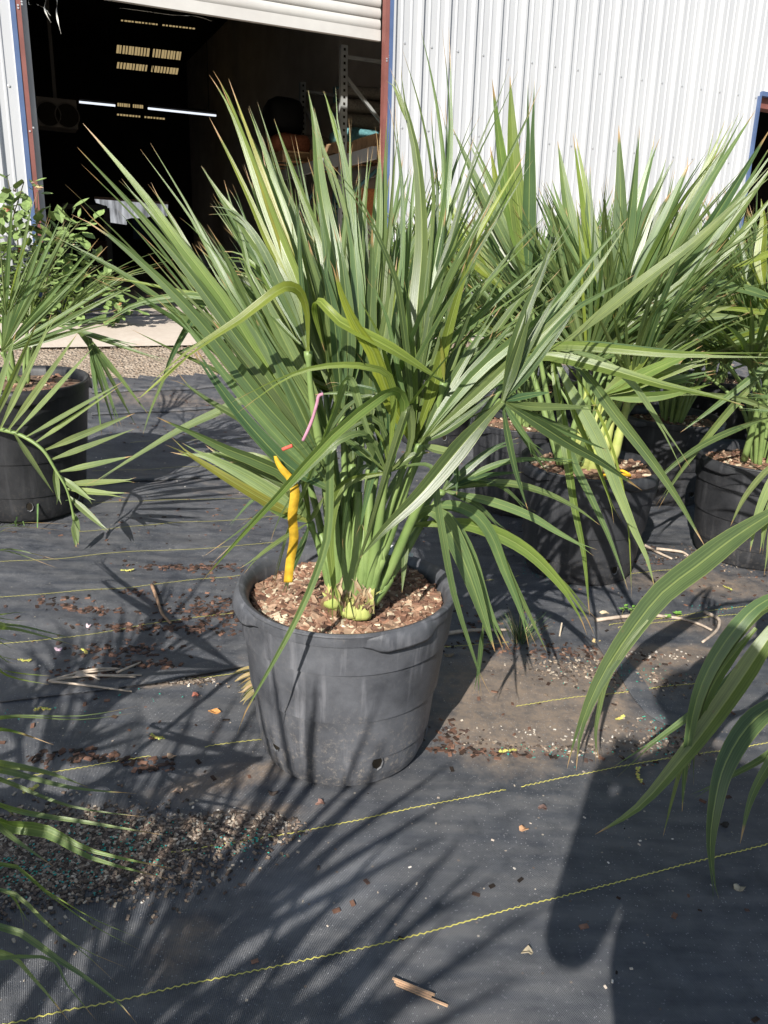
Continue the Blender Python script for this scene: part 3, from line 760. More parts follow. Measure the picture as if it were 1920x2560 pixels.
        mb.box((-sz_*1.5, -sz_*.8, -.0025), (sz_*1.5, sz_*.8, .0025), M_, c)
    mb.build('small_chips', M_LITTER, mu)['kind'] = 'stuff'
    if individual:
        tm = []
        for i in range(6):
            mb = MB(); w_, l_ = q.uniform(.005, .009), q.uniform(.009, .020)
            mb.box((-l_, -w_, -.003), (l_, w_, .003)); me = mesh('bark_chip', mb.v, mb.f, M_OBJ)
            for v_ in me.vertices: v_.co += Vector((q.uniform(-.004, .004), q.uniform(-.004, .004), q.uniform(-.0015, .0015)))
            tm.append(me)
        for _ in range(individual):
            r = (ri-.022)*math.sqrt(q.random()); a = q.random()*6.283; x, y = r*math.cos(a), r*math.sin(a); g = q.uniform(.8, 1.25)
            o = link('bark_chip', q.choice(tm), mu, [k*g for k in q.choice(pal)])
            o.matrix_local = Matrix.Translation((x, y, hz(x, y)+.007)) @ Matrix.Rotation(q.random()*6.3, 4, 'Z') @ Matrix.Rotation(q.uniform(-.45, .45), 4, 'X') @ Matrix.Rotation(q.uniform(-.4, .4), 4, 'Y')
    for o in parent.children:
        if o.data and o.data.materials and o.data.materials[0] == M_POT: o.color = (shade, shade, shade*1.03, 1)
    return H-soil

# ------------------------------------------------------------------ palms
def tint(k, q):
    b = {'g': (.130, .188, .078), 'y': (.20, .25, .045), 'd': (.078, .125, .054), 'p': (.21, .265, .125), 'b': (.165, .23, .06), 'o': (.22, .22, .05)}[k]
    g = q.uniform(.82, 1.2); h = q.uniform(-.012, .012)
    return (max(.01, (b[0]+h)*g), b[1]*g, max(.01, (b[2]-h*.5)*g))
def blade_mesh(pts, width, q, fold=.22, face=None, name='leaflet', bw=.30, rows=13, droop_flat=0.0):
    """pts: base first. A creased ribbon."""
    c = crom(pts, max(2, rows//max(1, len(pts)-1)+1)); n = len(c)
    ls = [0]
    for a, b in zip(c, c[1:]): ls.append(ls[-1]+(b-a).length)
    T = ls[-1] or 1; vs = []; uv = []; fs = []
    ts = q.uniform(.70, .97) if q.random() < .6 else 2; gp_ = q.uniform(.004, .016)
    prev = None; tw0 = q.uniform(-.38, .38); tw1 = tw0+q.uniform(-.5, .5)
    for i, p in enumerate(c):
        t = ls[i]/T; d = (c[min(i+1, n-1)]-c[max(i-1, 0)]).normalized()
        nn = face(p) if face else Vector((0, 0, 1))
        sd = d.cross(nn)
        if sd.length < .15 and prev is not None: sd = prev.copy()
        sd.normalize()
        if prev is not None:
            if sd.dot(prev) < 0: sd = -sd
            sd = (sd*.6+prev*.4).normalized()
        prev = sd; nn = sd.cross(d).normalized()
        a = tw0+(tw1-tw0)*t; sd, nn = sd*math.cos(a)+nn*math.sin(a), nn*math.cos(a)-sd*math.sin(a)
        w = (bw+(1-bw)*sstep(t/.32)) if t < .32 else max(0.0, 1-((t-.32)/.68)**1.7)
        w = max(w, .015)*width*.5
        fd = fold*w*2*(1-.4*t)
        g_ = sd*(max(0, t-ts)/max(.02, 1-ts)*gp_)
        vs += [p-sd*w-g_, p-nn*fd-g_, p-nn*fd+g_, p+sd*w+g_]; uv += [(0, t), (.5, t), (.5, t), (1, t)]
        if i: k = 4*i; fs += [(k-4, k-3, k+1, k), (k-2, k-1, k+3, k+2)]
    return mesh(name, vs, fs, M_LEAF, True, uv=uv)
def hero_leaf(root, base, Y0, hast, hdz, peti, blades, q, pr=.011, filler=2):
    """hast: px of the hastula; peti: list of (px,py,dz) from the crown up; blades: (width_px, tint, [x,y,...] tip first, [dz...])"""
    H = onY(hast[0], hast[1], Y0-hdz)-base
    pts = [onY(a, b, Y0-c)-base for a, b, c in peti]+[H]
    c = crom(pts, 6); mb = MB(); n = len(c)
    mb.tube(c, [pr*(1.5-.9*min(1, i/(n-1)*1.3)) if i < n-2 else pr*.9 for i in range(n)], 7)
    lf = mb.build('leaf', M_PETI, root, True)
    blades = list(blades); nb0 = len(blades)
    def resamp(xy, m=7):
        pp = [Vector((xy[i], xy[i+1], 0)) for i in range(0, len(xy), 2)]; ls = [0]
        for a, b in zip(pp, pp[1:]): ls.append(ls[-1]+(b-a).length)
        out = []
        for k in range(m):
            d = ls[-1]*k/(m-1); i = 0
            while i < len(pp)-2 and ls[i+1] < d: i += 1
            out.append(pp[i].lerp(pp[i+1], (d-ls[i])/max(1e-6, ls[i+1]-ls[i])))
        return out
    fillA = filler if hast not in (A, C_) else 1
    if nb0 >= 6 and filler:
        cand = [b for b in blades if (Vector(b[2][-2:])-Vector(hast)).length < 60 and (Vector(b[2][:2])-Vector(hast)).length > 200]
        cand.sort(key=lambda b: math.atan2(b[2][0]-hast[0], hast[1]-b[2][1]))
        for b1, b2 in zip(cand, cand[1:]):
            for rep in range(fillA):
                t = q.uniform(.25, .75); A1, A2 = resamp(b1[2], 9), resamp(b2[2], 9)
                if (A1[0]-A2[0]).length > 330: continue
                Ck = [a.lerp(b, t) for a, b in zip(A1, A2)]; sh = q.uniform(.3, .95)
                Ck = Ck[2:] if sh > .6 else Ck[1:]; Ck[0] = Ck[0].lerp(Ck[1], sh*.8); Ck[0] += Vector((q.uniform(-12, 12), q.uniform(-12, 12), 0))
                dzz = [(b1[3][0]+b2[3][0])/2-q.uniform(.03, .12), (b1[3][-1]+b2[3][-1])/2-.015]
                blades.append((min(b1[0], b2[0])*q.uniform(.6, .95), q.choice('gddgb'), [c_ for p_ in Ck for c_ in (p_.x, p_.y)], dzz))
    for w, tn, xy, dz in blades:
        k = len(xy)//2; P_ = []
        for i in range(k):
            f = i/(k-1)*(len(dz)-1); j = min(int(f), len(dz)-2); d = dz[j]+(dz[j+1]-dz[j])*(f-j)
            P_.append(onY(xy[2*i], xy[2*i+1], Y0-d)-base)
        P_.reverse()
        md = P_[len(P_)//2]+base; Z = (md-CAM).dot(F); wd = w*Z/FPX*1.18
        rv = Vector((q.uniform(-.5, .5), q.uniform(-.3, .3), q.uniform(-.3, .5)))
        def face(p, rv=rv):
            return ((CAM-(p+base)).normalized()+Vector((0, 0, .25))+rv).normalized()
        me = blade_mesh(P_, wd, q, q.uniform(.10, .26), face)
        link('leaflet', me, lf, tint(tn, q))
    return lf
# template blades for the leaves that are not traced one by one
TQ = random.Random(3); TEMPL = []
for i in range(12):
    dr = (.02, .05, .10, .18, .28, .42)[i % 6]; pts = [Vector((.02*TQ.uniform(-1, 1)*t, math.sin(t*1.0) if False else t*(1-.25*dr*t), -dr*t*t*1.1)) for t in (0, .25, .5, .75, 1)]
    TEMPL.append((dr, blade_mesh(pts, .05, TQ, .24, lambda p: Vector((0, 0, 1)), bw=.4, rows=11)))
def fan(root, H, d, up, n, spread, Lf, q, tn='g', wscale=1.0, peti=None, droop=None, jit=.10, pr=.009):
    """a fan leaf in the root's own space"""
    mb = MB(); c = crom(peti+[H], 5); mb.tube(c, [pr*(1.4-.7*i/(len(c)-1)) for i in range(len(c))], 6); lf = mb.build('leaf', M_PETI, root, True)
    d = d.normalized(); s = d.cross(up).normalized(); u = s.cross(d).normalized()
    for i in range(n):
        t = i/(n-1)*2-1; a = t*spread+q.uniform(-.04, .04)
        f = d*math.cos(a)+s*math.sin(a); f = (f+u*(q.uniform(-jit, jit)+.16*abs(t))).normalized()
        Ln = Lf*(1-.28*abs(t)**2)*q.uniform(.88, 1.08)
        cand = [me for dr, me in TEMPL if droop is None or abs(dr-droop) < .12] or [TEMPL[0][1]]
        me = q.choice(cand)
        x = f.cross(u).normalized(); z = x.cross(f)
        # keep the droop side towards the ground
        roll = q.uniform(-.45, .45); x, z = x*math.cos(roll)+z*math.sin(roll), z*math.cos(roll)-x*math.sin(roll)
        if z.z < 0: x, z = -x, -z
        w = wscale*q.uniform(.8, 1.1)*.62/max(Lf, .3)
        o = link('leaflet', me, lf, tint(tn if q.random() > .16 else q.choice('gybp'), q))
        o.matrix_local = Matrix(((x.x*Ln*w, f.x*Ln, z.x*Ln, H.x), (x.y*Ln*w, f.y*Ln, z.y*Ln, H.y), (x.z*Ln*w, f.z*Ln, z.z*Ln, H.z), (0, 0, 0, 1)))
    return lf
def crown(root, z0, n, q, size=1.0, tn='g', nb=13, low=.25, high=1.5, az=None, wscale=1.0, lmin=.75):
    for i in range(n):
        a = (i*2.39996+q.uniform(-.3, .3)) if az is None else q.uniform(*az)
        el = low+(high-low)*((i+.5)/n)**.8+q.uniform(-.12, .12)
        ln = size*q.uniform(.38, .60)
        d0 = Vector((math.cos(a)*math.cos(el), math.sin(a)*math.cos(el), math.sin(el)))
        b = Vector((math.cos(a)*.04, math.sin(a)*.04, z0-.02))
        mid = b+Vector((0, 0, 1))*ln*.35+d0*ln*.25; H = b+Vector((0, 0, ln*.30))+d0*ln*.80
        d = (d0+Vector((0, 0, -.25 if el < .8 else 0))).normalized()
        up = Vector((-math.cos(a)*math.sin(el), -math.sin(a)*math.sin(el), math.cos(el)))
        fan(root, H, d, up, nb, q.uniform(.7, 1.25), size*q.uniform(lmin, lmin+.25)*.78, q, tn, wscale, [b, mid], q.choice([.05, .1, .2, .3] if el > .9 else [.15, .3, .42]))

# ---- the main palm, leaf by leaf
PC = onY(868, 1461, 1.937); POT_H = .486; MB_ = Vector((PC.x, 1.937, terr(PC.x, 1.937, False)))
MAIN = empty('potted_palm', MB_)
tag(MAIN, 'large fan palm in a dusty black pot with a yellow ribbon, alone in front', 'potted palm', 'potted fan palms')
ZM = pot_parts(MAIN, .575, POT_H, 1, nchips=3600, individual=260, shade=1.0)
q = random.Random(11); Y0 = 1.937
H_ = lambda *a, **k: hero_leaf(MAIN, MB_, Y0, *a, **k)
CB = (868, 1500, .15)
A, B, C_, Dd, E_, Fh, Gh = (838,1230), (1032,1112), (770,878), (968,1182), (1256,1003), (1385,872), (1023,1313)
a1, b1_, c1_ = [.05, .12, .20], [-.02, .05, .14], [.0, .08, .18]
H_(A, .20, [(848,1490,.16), (842,1360,.18)], [
 (34,'g',[187,520,320,627,427,727,520,830,640,985,760,1120,*A],[.22,.22,.21]), (34,'d',[474,858,567,992,654,1096,736,1174,*A],[.24,.23,.21]),
 (30,'g',[193,368,320,503,420,617,493,710,590,845,703,1000,*A],[.12,.16,.2]), (32,'b',[207,308,290,403,367,497,447,607,550,740,650,900,750,1080,*A],[.08,.14,.2]),
 (22,'g',[363,365,427,460,483,547,537,650,583,737,680,930,790,1130,*A],[.04,.12,.2]), (48,'g',[510,560,560,635,610,737,681,862,770,1010,*A],[.10,.15,.2]),
 (20,'g',[465,537,503,580,580,690,660,830,760,1020,*A],[.06,.14,.19]), (16,'p',[370,632,437,710,493,767,600,880,720,1060,*A],[.10,.15,.19]),
 (22,'g',[395,737,447,793,500,857,600,985,720,1120,*A],[.2,.2,.2]), (24,'g',[433,937,520,1000,620,1060,720,1150,*A],[.2,.2,.2]),
 (40,'g',[560,690,640,830,720,960,800,1100,*A],[.15,.17,.19]), (44,'g',[600,640,680,790,760,960,815,1120,*A],[.1,.14,.18]), (38,'d',[640,800,720,960,790,1110,*A],[.18,.19,.2]), (36,'d',[530,800,640,940,740,1080,*A],[.19,.2,.2])], q)
H_((800,1050), .10, [(860,1490,.14), (820,1300,.12)], [
 (18,'g',[255,812,320,767,400,743,477,738,560,755,640,810,720,920,*(800,1050)],[.12,.1,.1]), (16,'g',[275,800,350,762,440,752,540,765,630,815,720,940,*(800,1050)],[.08,.08,.1]),
 (16,'b',[247,693,333,703,427,723,527,743,620,775,720,890,*(800,1050)],[.02,.06,.1]), (14,'d',[440,720,500,680,560,655,620,660,680,720,740,850,*(800,1050)],[-.1,-.05,.05]), (12,'d',[450,745,520,705,580,690,650,730,720,850],[-.1,-.05]),
 (22,'b',[540,640,600,640,660,690,710,790,760,920,*(800,1050)],[-.02,.02,.06]), (22,'p',[560,680,620,690,680,750,740,880,*(800,1050)],[.0,.04,.08]), (20,'p',[580,730,650,770,710,850,770,970],[.04,.08]), (14,'d',[398,975,430,890,480,800,540,720],[-.05,0]), (12,'d',[420,890,500,860,560,840,640,830],[-.05,0])], q)
H_(C_, .20, [(860,1480,.15), (815,1200,.18), (780,1000,.2)], [
 (24,'y',[381,968,470,883,600,797,690,727,725,716,752,735,768,790,*C_],[.34,.32,.28,.22]), (9,'y',[340,1003,400,950,470,890],[.33,.32]),
 (30,'b',[528,182,567,247,603,337,637,433,673,533,710,627,747,720,760,800,*C_],[.02,.08,.16,.2]), (28,'o',[560,200,600,300,640,400,680,520,720,640,*C_],[.0,.1,.18]), (28,'b',[607,273,643,357,677,443,710,533,740,650,763,767,*C_],[.0,.08,.17]),
 (17,'y',[523,293,577,397,627,503,667,597,707,683,745,790,*C_],[.08,.14,.2]), (26,'g',[503,415,550,487,593,543,637,607,680,660,712,710,748,800,*C_],[.1,.15,.2]),
 (14,'g',[560,450,580,520,605,600,625,690,660,760,720,830,*C_],[.02,.08,.16]), (22,'g',[523,526,570,530,610,555,650,610,690,690,735,790,*C_],[.12,.16,.2]),
 (12,'d',[738,470,745,560,752,680,762,790,*C_],[.2,.2,.2])], q)
D1 = (855,1040)
H_(D1, .12, [(872,1490,.15), (865,1280,.14)], [
 (28,'g',[633,260,667,357,703,460,737,540,762,640,790,800,*D1],[-.05,.0,.1]), (26,'g',[685,297,723,403,760,500,800,600,820,700,840,860,*D1],[-.06,.0,.1]),
 (46,'g',[770,225,787,317,800,450,817,550,847,683,860,800,*D1],[-.05,.0,.11]), (26,'g',[823,222,840,300,860,400,877,500,890,600,900,717,890,880,*D1],[-.06,.0,.1]),
 (9,'p',[782,313,813,380,840,450,867,550,880,660],[.0,.02]), (8,'b',[810,227,833,307,850,380],[-.05,-.03]), (9,'p',[785,268,800,340,820,420,850,520],[-.02,0]), (22,'g',[792,478,803,550,817,650,833,750,850,900,*D1],[.05,.08,.12]),
 (24,'g',[737,472,747,550,773,643,800,733,825,850,*D1],[.06,.1,.12]), (16,'b',[710,487,733,583,757,650,790,780,*D1],[.04,.08,.12]), (34,'g',[690,520,730,640,770,760,810,900,*D1],[.02,.06,.1]), (36,'d',[770,600,800,720,830,860,*D1],[.08,.1,.12]), (34,'g',[870,480,885,620,895,760,885,900,*D1],[.0,.06,.1]), (36,'g',[840,560,862,700,872,860,*D1],[.06,.1,.12]), (40,'d',[800,640,835,780,850,920,*D1],[.1,.12,.13])], q)
D2 = (925,1060)
H_(D2, .08, [(885,1500,.15), (915,1280,.12)], [
 (22,'g',[945,317,950,450,947,583,933,717,930,800,925,930,*D2],[-.1,-.04,.06]), (34,'g',[972,280,963,417,960,517,953,650,940,783,930,930,*D2],[-.12,-.06,.05]),
 (14,'g',[993,293,983,450,973,583,963,683,950,850,*D2],[-.1,-.04,.06]), (18,'g',[1013,470,1008,617,997,750,970,900,*D2],[-.04,0,.06]), (14,'d',[977,237,1003,440,1007,550,1005,683,985,860,*D2],[-.1,-.05,.05]),
 (12,'g',[1045,320,1035,450,1022,600,1005,750,970,920],[-.12,-.02]), (34,'d',[905,520,912,660,915,800,918,940,*D2],[-.04,.02,.07]), (34,'g',[930,560,930,700,925,850,*D2],[.0,.04,.08]), (30,'g',[985,640,970,780,945,920,*D2],[.02,.05,.08]), (40,'d',[880,700,900,840,915,960,*D2],[.04,.06,.08])], q)
H_(B, .14, [(905,1500,.15), (940,1380,.16), (985,1240,.16)], [
 (38,'g',[988,163,1010,257,1037,367,1050,483,1053,617,1043,733,1037,817,1034,960,*B],[-.05,.02,.12]), (16,'g',[1003,115,1040,233,1067,350,1083,467,1080,583,1060,790,*B],[-.1,-.02,.12]),
 (18,'g',[1050,68,1077,183,1100,317,1110,450,1100,617,1070,830,*B],[-.12,-.02,.12]), (22,'g',[1113,65,1122,183,1127,317,1120,450,1103,583,1077,717,1050,900,*B],[-.08,.0,.13]),
 (18,'d',[1288,163,1247,267,1200,367,1160,483,1127,600,1090,720,1055,900,*B],[.0,.06,.14]), (16,'g',[1345,190,1320,290,1267,400,1217,517,1150,640,1100,750,1055,930,*B],[.0,.06,.14]),
 (10,'g',[1198,273,1150,383,1123,467,1105,570,1075,720],[-.1,0]), (9,'b',[975,195,995,240,1015,300],[-.05,-.02]), (34,'d',[1115,520,1100,640,1075,780,1045,950,*B],[.02,.06,.12]),
 (17,'d',[802,393,860,457,910,523,957,617,990,700,1007,800,1025,960,*B],[.26,.24,.2,.15]), (40,'y',[833,650,853,733,890,817,933,883,968,985,1010,1070,*B],[.34,.28,.18]), 
 (26,'b',[1018,700,1022,800,1030,920,*B],[.12,.14,.14]), (26,'y',[1200,590,1173,650,1139,762,1110,870,1080,980,*B],[.22,.2,.16]), (24,'d',[1180,640,1140,740,1105,850,1065,990,*B],[.1,.12,.14]), (22,'d',[990,780,1000,900,1015,1010,*B],[.1,.12,.13])], q)
H_((1110,955), .18, [(915,1490,.15), (1000,1250,.12), (1080,1060,.15)], [
 (32,'y',[812,880,790,800,785,760,800,752,850,803,917,837,983,872,1050,915,1110,955],[.22,.26,.3,.28,.22]), (16,'d',[1120,740,1115,820,1112,890,1110,955],[.18,.18]), (10,'o',[1098,830,1106,890,1110,955],[.2,.19])], q)
H_(Dd, .22, [(916,1500,.16), (939,1366,.18), (957,1250,.2)], [
 (20,'p',[676,1493,716,1340,774,1195,832,1044,860,962,876,950,890,985,920,1080,*Dd],[.10,.22,.34,.32,.24]),
 (27,'b',[507,1450,596,1349,700,1235,832,1090,954,992,1000,985,1010,1050,*Dd],[.40,.42,.40,.36,.3,.24]), (15,'g',[515,1404,596,1337,672,1262,760,1180,850,1100,920,1090,*Dd],[.36,.36,.34,.26]),
 (17,'b',[583,1021,687,957,774,922,861,912,925,919,972,940,985,1020,*Dd],[.42,.42,.4,.34,.26]), (23,'p',[869,1531,890,1425,925,1323,972,1160,1007,1050,1019,1020,1029,1060,1020,1130,*Dd],[.24,.26,.32,.34,.3,.24]),
 (18,'g',[593,1837,614,1779,660,1697,712,1604,753,1523,788,1442,817,1349,824,1250,826,1150,840,1105,862,1098,910,1130,*Dd],[.40,.39,.38,.36,.34,.33,.32,.3,.28,.24]),
 (18,'g',[1216,1747,1197,1680,1174,1610,1134,1482,1110,1355,1093,1250,1085,1180,1062,1160,1010,1166,*Dd],[.3,.3,.3,.28,.26,.22]), (20,'d',[1000,1020,990,1080,*Dd],[.2,.22]), (26,'d',[880,1000,910,1070,*Dd],[.16,.2]), (22,'g',[1075,1130,1030,1140,*Dd],[.2,.22]), (22,'b',[846,1564,830,1424,824,1337,840,1245,880,1200,*Dd],[.27,.24,.22]), (24,'d',[830,1060,880,1110,*Dd],[.17,.2])], q)
H_(E_, .26, [(920,1500,.15), (972,1430,.14), (1060,1240,.18), (1170,1100,.24)], [
 (42,'d',[900,1395,960,1325,1058,1230,1174,1092,*E_],[.36,.36,.32,.27]), (24,'d',[1393,565,1360,667,1327,750,1285,866,*E_],[.2,.22,.26]),
 (30,'d',[1330,760,1300,860,1272,950,*E_],[.24,.26]), (22,'d',[1440,770,1380,850,1310,940,*E_],[.2,.25]), (26,'d',[1605,1226,1505,1157,1430,1115,1360,1070,*E_],[.16,.2,.25]),
 (14,'g',[1345,1135,1302,1075,*E_],[.24,.26]), (18,'g',[1500,1020,1406,1017,1320,1015,*E_],[.16,.25]), (14,'d',[1320,1275,1290,1180,1268,1080,*E_],[.26,.26]), (16,'g',[1587,687,1500,737,1434,777,1350,870,*E_],[.14,.25]), (16,'d',[1380,980,1310,990,*E_],[.2,.25])], q)
B2 = (1049,1110)
H_(B2, .20, [(905,1500,.15), (960,1380,.16), (1010,1240,.18)], [
 (26,'g',[1570,545,1467,660,1367,785,1290,850,1180,945,*B2],[.1,.16,.2]), (24,'g',[1563,567,1480,690,1400,790,1300,885,1190,990,*B2],[.14,.18,.2]), (26,'d',[1310,780,1220,880,1130,990,*B2],[.1,.16,.2]),
 (24,'d',[1330,830,1230,920,1140,1020,*B2],[.14,.18,.2]), (22,'g',[1250,760,1180,870,1110,990,*B2],[.08,.14,.2]), (28,'p',[1180,1120,1120,1128,*B2],[.24,.2]), (18,'d',[1270,920,1160,1020,*B2],[.18,.2]), (18,'d',[1240,980,1140,1060,*B2],[.2,.2]), (20,'d',[1210,690,1160,820,1100,970,*B2],[.04,.12,.2])], q)
H_(Fh, -.30, [(930,1490,.12), (1080,1230,-.05), (1270,950,-.22)], [
 (22,'b',[1950,888,1700,886,1552,874,1420,864,1350,870,1330,880,*Fh],[-.1,-.2,-.28]), (24,'b',[1861,1014,1774,988,1657,962,1552,931,1465,908,1372,890,1310,894,*Fh],[-.1,-.18,-.26]), (14,'d',[1800,890,1600,872,1450,858,*Fh],[-.25,-.3]),
 (28,'p',[1637,1470,1617,1395,1588,1331,1541,1215,1495,1099,1448,1011,1400,920,*Fh],[-.1,-.15,-.25]), (20,'b',[1474,1540,1460,1389,1437,1273,1419,1157,1402,1040,1382,925,*Fh],[-.05,-.12,-.25]),
 (24,'g',[1764,1369,1739,1325,1692,1244,1628,1151,1541,1040,1454,924,*Fh],[-.15,-.22,-.28]), (20,'g',[1570,1476,1553,1424,1518,1331,1472,1232,1425,1130,1395,980,*Fh],[-.12,-.2,-.28]), (16,'p',[1716,1174,1681,1110,1623,1017,1570,947,1480,890,*Fh],[-.35,-.32,-.3]),
 (6,'y',[1579,1494,1570,1307,1540,1150,1480,1000,*Fh],[-.2,-.25,-.3]), (12,'y',[1545,1310,1500,1180,1440,1040,*Fh],[-.25,-.28,-.3]), (27,'p',[1940,415,1834,515,1734,605,1587,717,1500,787,1430,842,*Fh],[-.1,-.2,-.3])], q, filler=0)
H_(Gh, .12, [(930,1505,.15), (974,1447,.13), (1000,1375,.12)], [
 (40,'g',[1238,1630,1209,1540,1180,1453,1145,1366,1105,1293,1062,1278,*Gh],[.16,.16,.14,.12]), (38,'g',[1267,1628,1215,1511,1178,1400,1135,1318,1090,1276,1050,1284,*Gh],[.1,.1,.11,.12]),
 (26,'g',[1331,1616,1296,1511,1261,1424,1227,1337,1180,1280,1100,1262,*Gh],[.08,.08,.1,.12]), (18,'g',[1367,1630,1325,1540,1279,1447,1238,1360,1185,1290,1100,1270,*Gh],[.04,.06,.1]),
 (30,'b',[1476,1587,1453,1535,1395,1453,1319,1378,1232,1330,1145,1308,*Gh],[.04,.06,.1]), (16,'b',[1494,1555,1465,1523,1418,1465,1348,1407,1250,1345,1150,1318,*Gh],[.0,.04,.1]), (14,'g',[1005,1482,1012,1395,1017,1320],[.17,.12]), (10,'d',[1190,1735,1200,1640,1208,1560],[.05,.08]), (12,'d',[1160,1300,1090,1310,*Gh],[.06,.1])], q, filler=0)
G2 = (1108,1226)
H_(G2, .05, [(935,1500,.13), (1000,1400,.1), (1060,1300,.07)], [
 (20,'g',[1488,1382,1395,1331,1325,1290,1232,1255,*G2],[.05,.05]), (18,'g',[1500,1313,1436,1267,1348,1226,1244,1206,*G2],[-.02,.03]), (14,'g',[1480,1165,1407,1150,1290,1150,1209,1174,*G2],[-.02,.03]), (12,'d',[1330,1290,1260,1220,1180,1200,*G2],[.0,.04]),
 (18,'d',[1300,1100,1220,1130,*G2],[0,.05]), (16,'d',[1260,1330,1190,1260,*G2],[.05,.05]), (14,'d',[1142,1238,1140,1180,1135,1130,1120,1150],[.14,.1]), (16,'d',[1190,1040,1150,1120,*G2],[0,.05]), (18,'d',[1310,1180,1210,1190,*G2],[0,.05])], q, filler=0)
Hl = (774,1305)
H_(Hl, .16, [(835,1500,.15), (808,1400,.16)], [
 (24,'o',[421,1102,508,1158,601,1215,683,1262,*Hl],[.2,.2,.17]), (30,'p',[450,1118,540,1152,640,1205,720,1260,*Hl],[.17,.17,.16]), (26,'p',[500,1140,600,1180,700,1240,*Hl],[.14,.15,.16]), (26,'g',[560,1180,640,1240,715,1285,*Hl],[.19,.17]), (32,'d',[392,1043,485,1085,567,1125,654,1160,720,1200,*Hl],[.24,.22,.18]),
 (28,'p',[215,1221,288,1172,363,1125,450,1073,538,1032,613,997,700,980,740,1080,*Hl],[.02,.04,.06,.08,.12]), (8,'g',[357,1087,375,1030,398,974,430,900],[0,0]), (10,'g',[572,1317,636,1247,700,1230],[.15,.16]), (16,'g',[602,1430,654,1384,712,1343,*Hl],[.24,.2,.16]), (15,'d',[709,1488,730,1424,765,1337,*Hl],[.12,.15,.16]), (12,'p',[810,1240,795,1270,*Hl],[.16,.16])], q)
crown(MAIN, ZM, 10, random.Random(17), .98, 'g', 14, .75, 1.5, (.2, 2.9), .8)
# upright strays in the middle of the crown: stems and young folded leaves
H_((880,1160), .12, [(878,1505,.16), (880,1330,.14)], [(22,'d',[870,900,875,1020,880,1160],[.05,.12]), (26,'g',[910,880,900,1000,880,1160],[.0,.12]), (18,'d',[835,940,855,1060,880,1160],[.1,.12]), (20,'d',[940,930,915,1050,880,1160],[.02,.12])], q)
for xa, ya, xb, yb, w in ((846,1510,820,1290,.013), (858,1515,850,1250,.012), (872,1520,895,1230,.014), (893,1522,910,1290,.012), (884,1520,870,1270,.012), (910,1500,985,1300,.011), (924,1490,960,1300,.012), (838,1500,800,1330,.010), (866,1522,858,1180,.012), (900,1528,925,1200,.011), (850,1512,835,1330,.010), (888,1530,880,1330,.012), (915,1515,948,1380,.010), (905,1525,900,1370,.010)):
    mb = MB(); p0 = onY(xa, ya, Y0-.16)-MB_; p1 = onY((xa+xb)/2+6, (ya+yb)/2, Y0-.17)-MB_; p2 = onY(xb, yb, Y0-.14)-MB_
    mb.tube(crom([p0, p1, p2], 5), [w*(1.3-.05*i) for i in range(11)], 7); mb.build('stem', M_PETI, MAIN, True)
for xa, ya, xb, yb, w in ((832,1505,838,1415,.022), (848,1512,848,1430,.018), (880,1530,876,1440,.022), (893,1535,898,1450,.020), (908,1535,912,1440,.018), (862,1525,862,1450,.016),):
    mb = MB(); p0 = onY(xa, ya+8, Y0-.165)-MB_; p1 = onY(xb, yb, Y0-.16)-MB_
    mb.tube(crom([p0, p0.lerp(p1, .5), p1], 4), [w*k for k in (1.1, 1.2, 1.1, .95, .8, .66, .54, .44, .36)], 8); mb.build('leaf_base', M_BOOT, MAIN, True)
for k in range(38):
    xa = q.uniform(812, 930); ya = q.uniform(1500, 1542); h = q.uniform(25, 75); P_ = [onY(xa, ya, Y0-.172)-MB_, onY(xa+q.uniform(-8, 8), ya-h*.5, Y0-.185)-MB_, onY(xa+q.uniform(-22, 22), ya-h, Y0-q.uniform(.16, .20))-MB_]
    me = blade_mesh(P_, q.uniform(.012, .026), q, .3, lambda p: (CAM-(p+MB_)).normalized(), 'husk', .8, 8); me.materials.clear(); me.materials.append(M_OBJ); link('husk', me, MAIN, q.choice([(.34, .22, .13), (.26, .16, .09), (.42, .32, .20), (.20, .13, .08), (.30, .30, .10)]))
# yellow ribbon, ties and the white tag
def ribbon(pp, dz, w, colr, name, label, cat, rows=24, tw=.3):
    pts = crom([onY(pp[i], pp[i+1], Y0-dz[min(i//2, len(dz)-1)]) for i in range(0, len(pp), 2)], 6); vs = []; fs = []
    for i, p in enumerate(pts):
        t = i/(len(pts)-1); a = tw*math.sin(t*4); s = R*math.cos(a)+F*math.sin(a); ww = w*(1 if t > .25 else .3+t*2.8)
        vs += [p-s*ww/2, p+s*ww/2-Vector((0, 0, 0))]
        if i: k = 2*i; fs.append((k-2, k-1, k+1, k))
    o = obj(name, vs, fs, M_OBJ, None, True); o.color = (*colr, 1)
    so_ = o.modifiers.new('thick', 'SOLIDIFY'); so_.thickness = .0006
    tag(o, label, cat)
ribbon([688,1140,697,1160,712,1180,730,1203,737,1235,731,1290,735,1345,726,1400,720,1456], [.25,.25,.25,.25,.26,.26,.25,.24], .021, (.47, .29, .02), 'yellow_ribbon', 'bright yellow plastic ribbon hanging in the large palm down to the bark', 'ribbon')
def cord(pp, dz, r, colr, name, label):
    pts = crom([onY(pp[i], pp[i+1], Y0-dz) for i in range(0, len(pp), 2)], 5); mb = MB(); mb.tube(pts, r, 6); o = mb.build(name, M_OBJ, None, True); o.color = (*colr, 1); tag(o, label, 'tie')
cord([808,985,797,990,792,1010,782,1045,770,1075,757,1102], .36, .0035, (.42, .20, .27), 'pink_tie', 'pale pink twisted tie hanging among the large palm leaves'); cord([706,1124,718,1119,731,1114], .36, .004, (.62, .10, .07), 'red_tie', 'short red twisted tie among the lower leaves above the yellow ribbon')
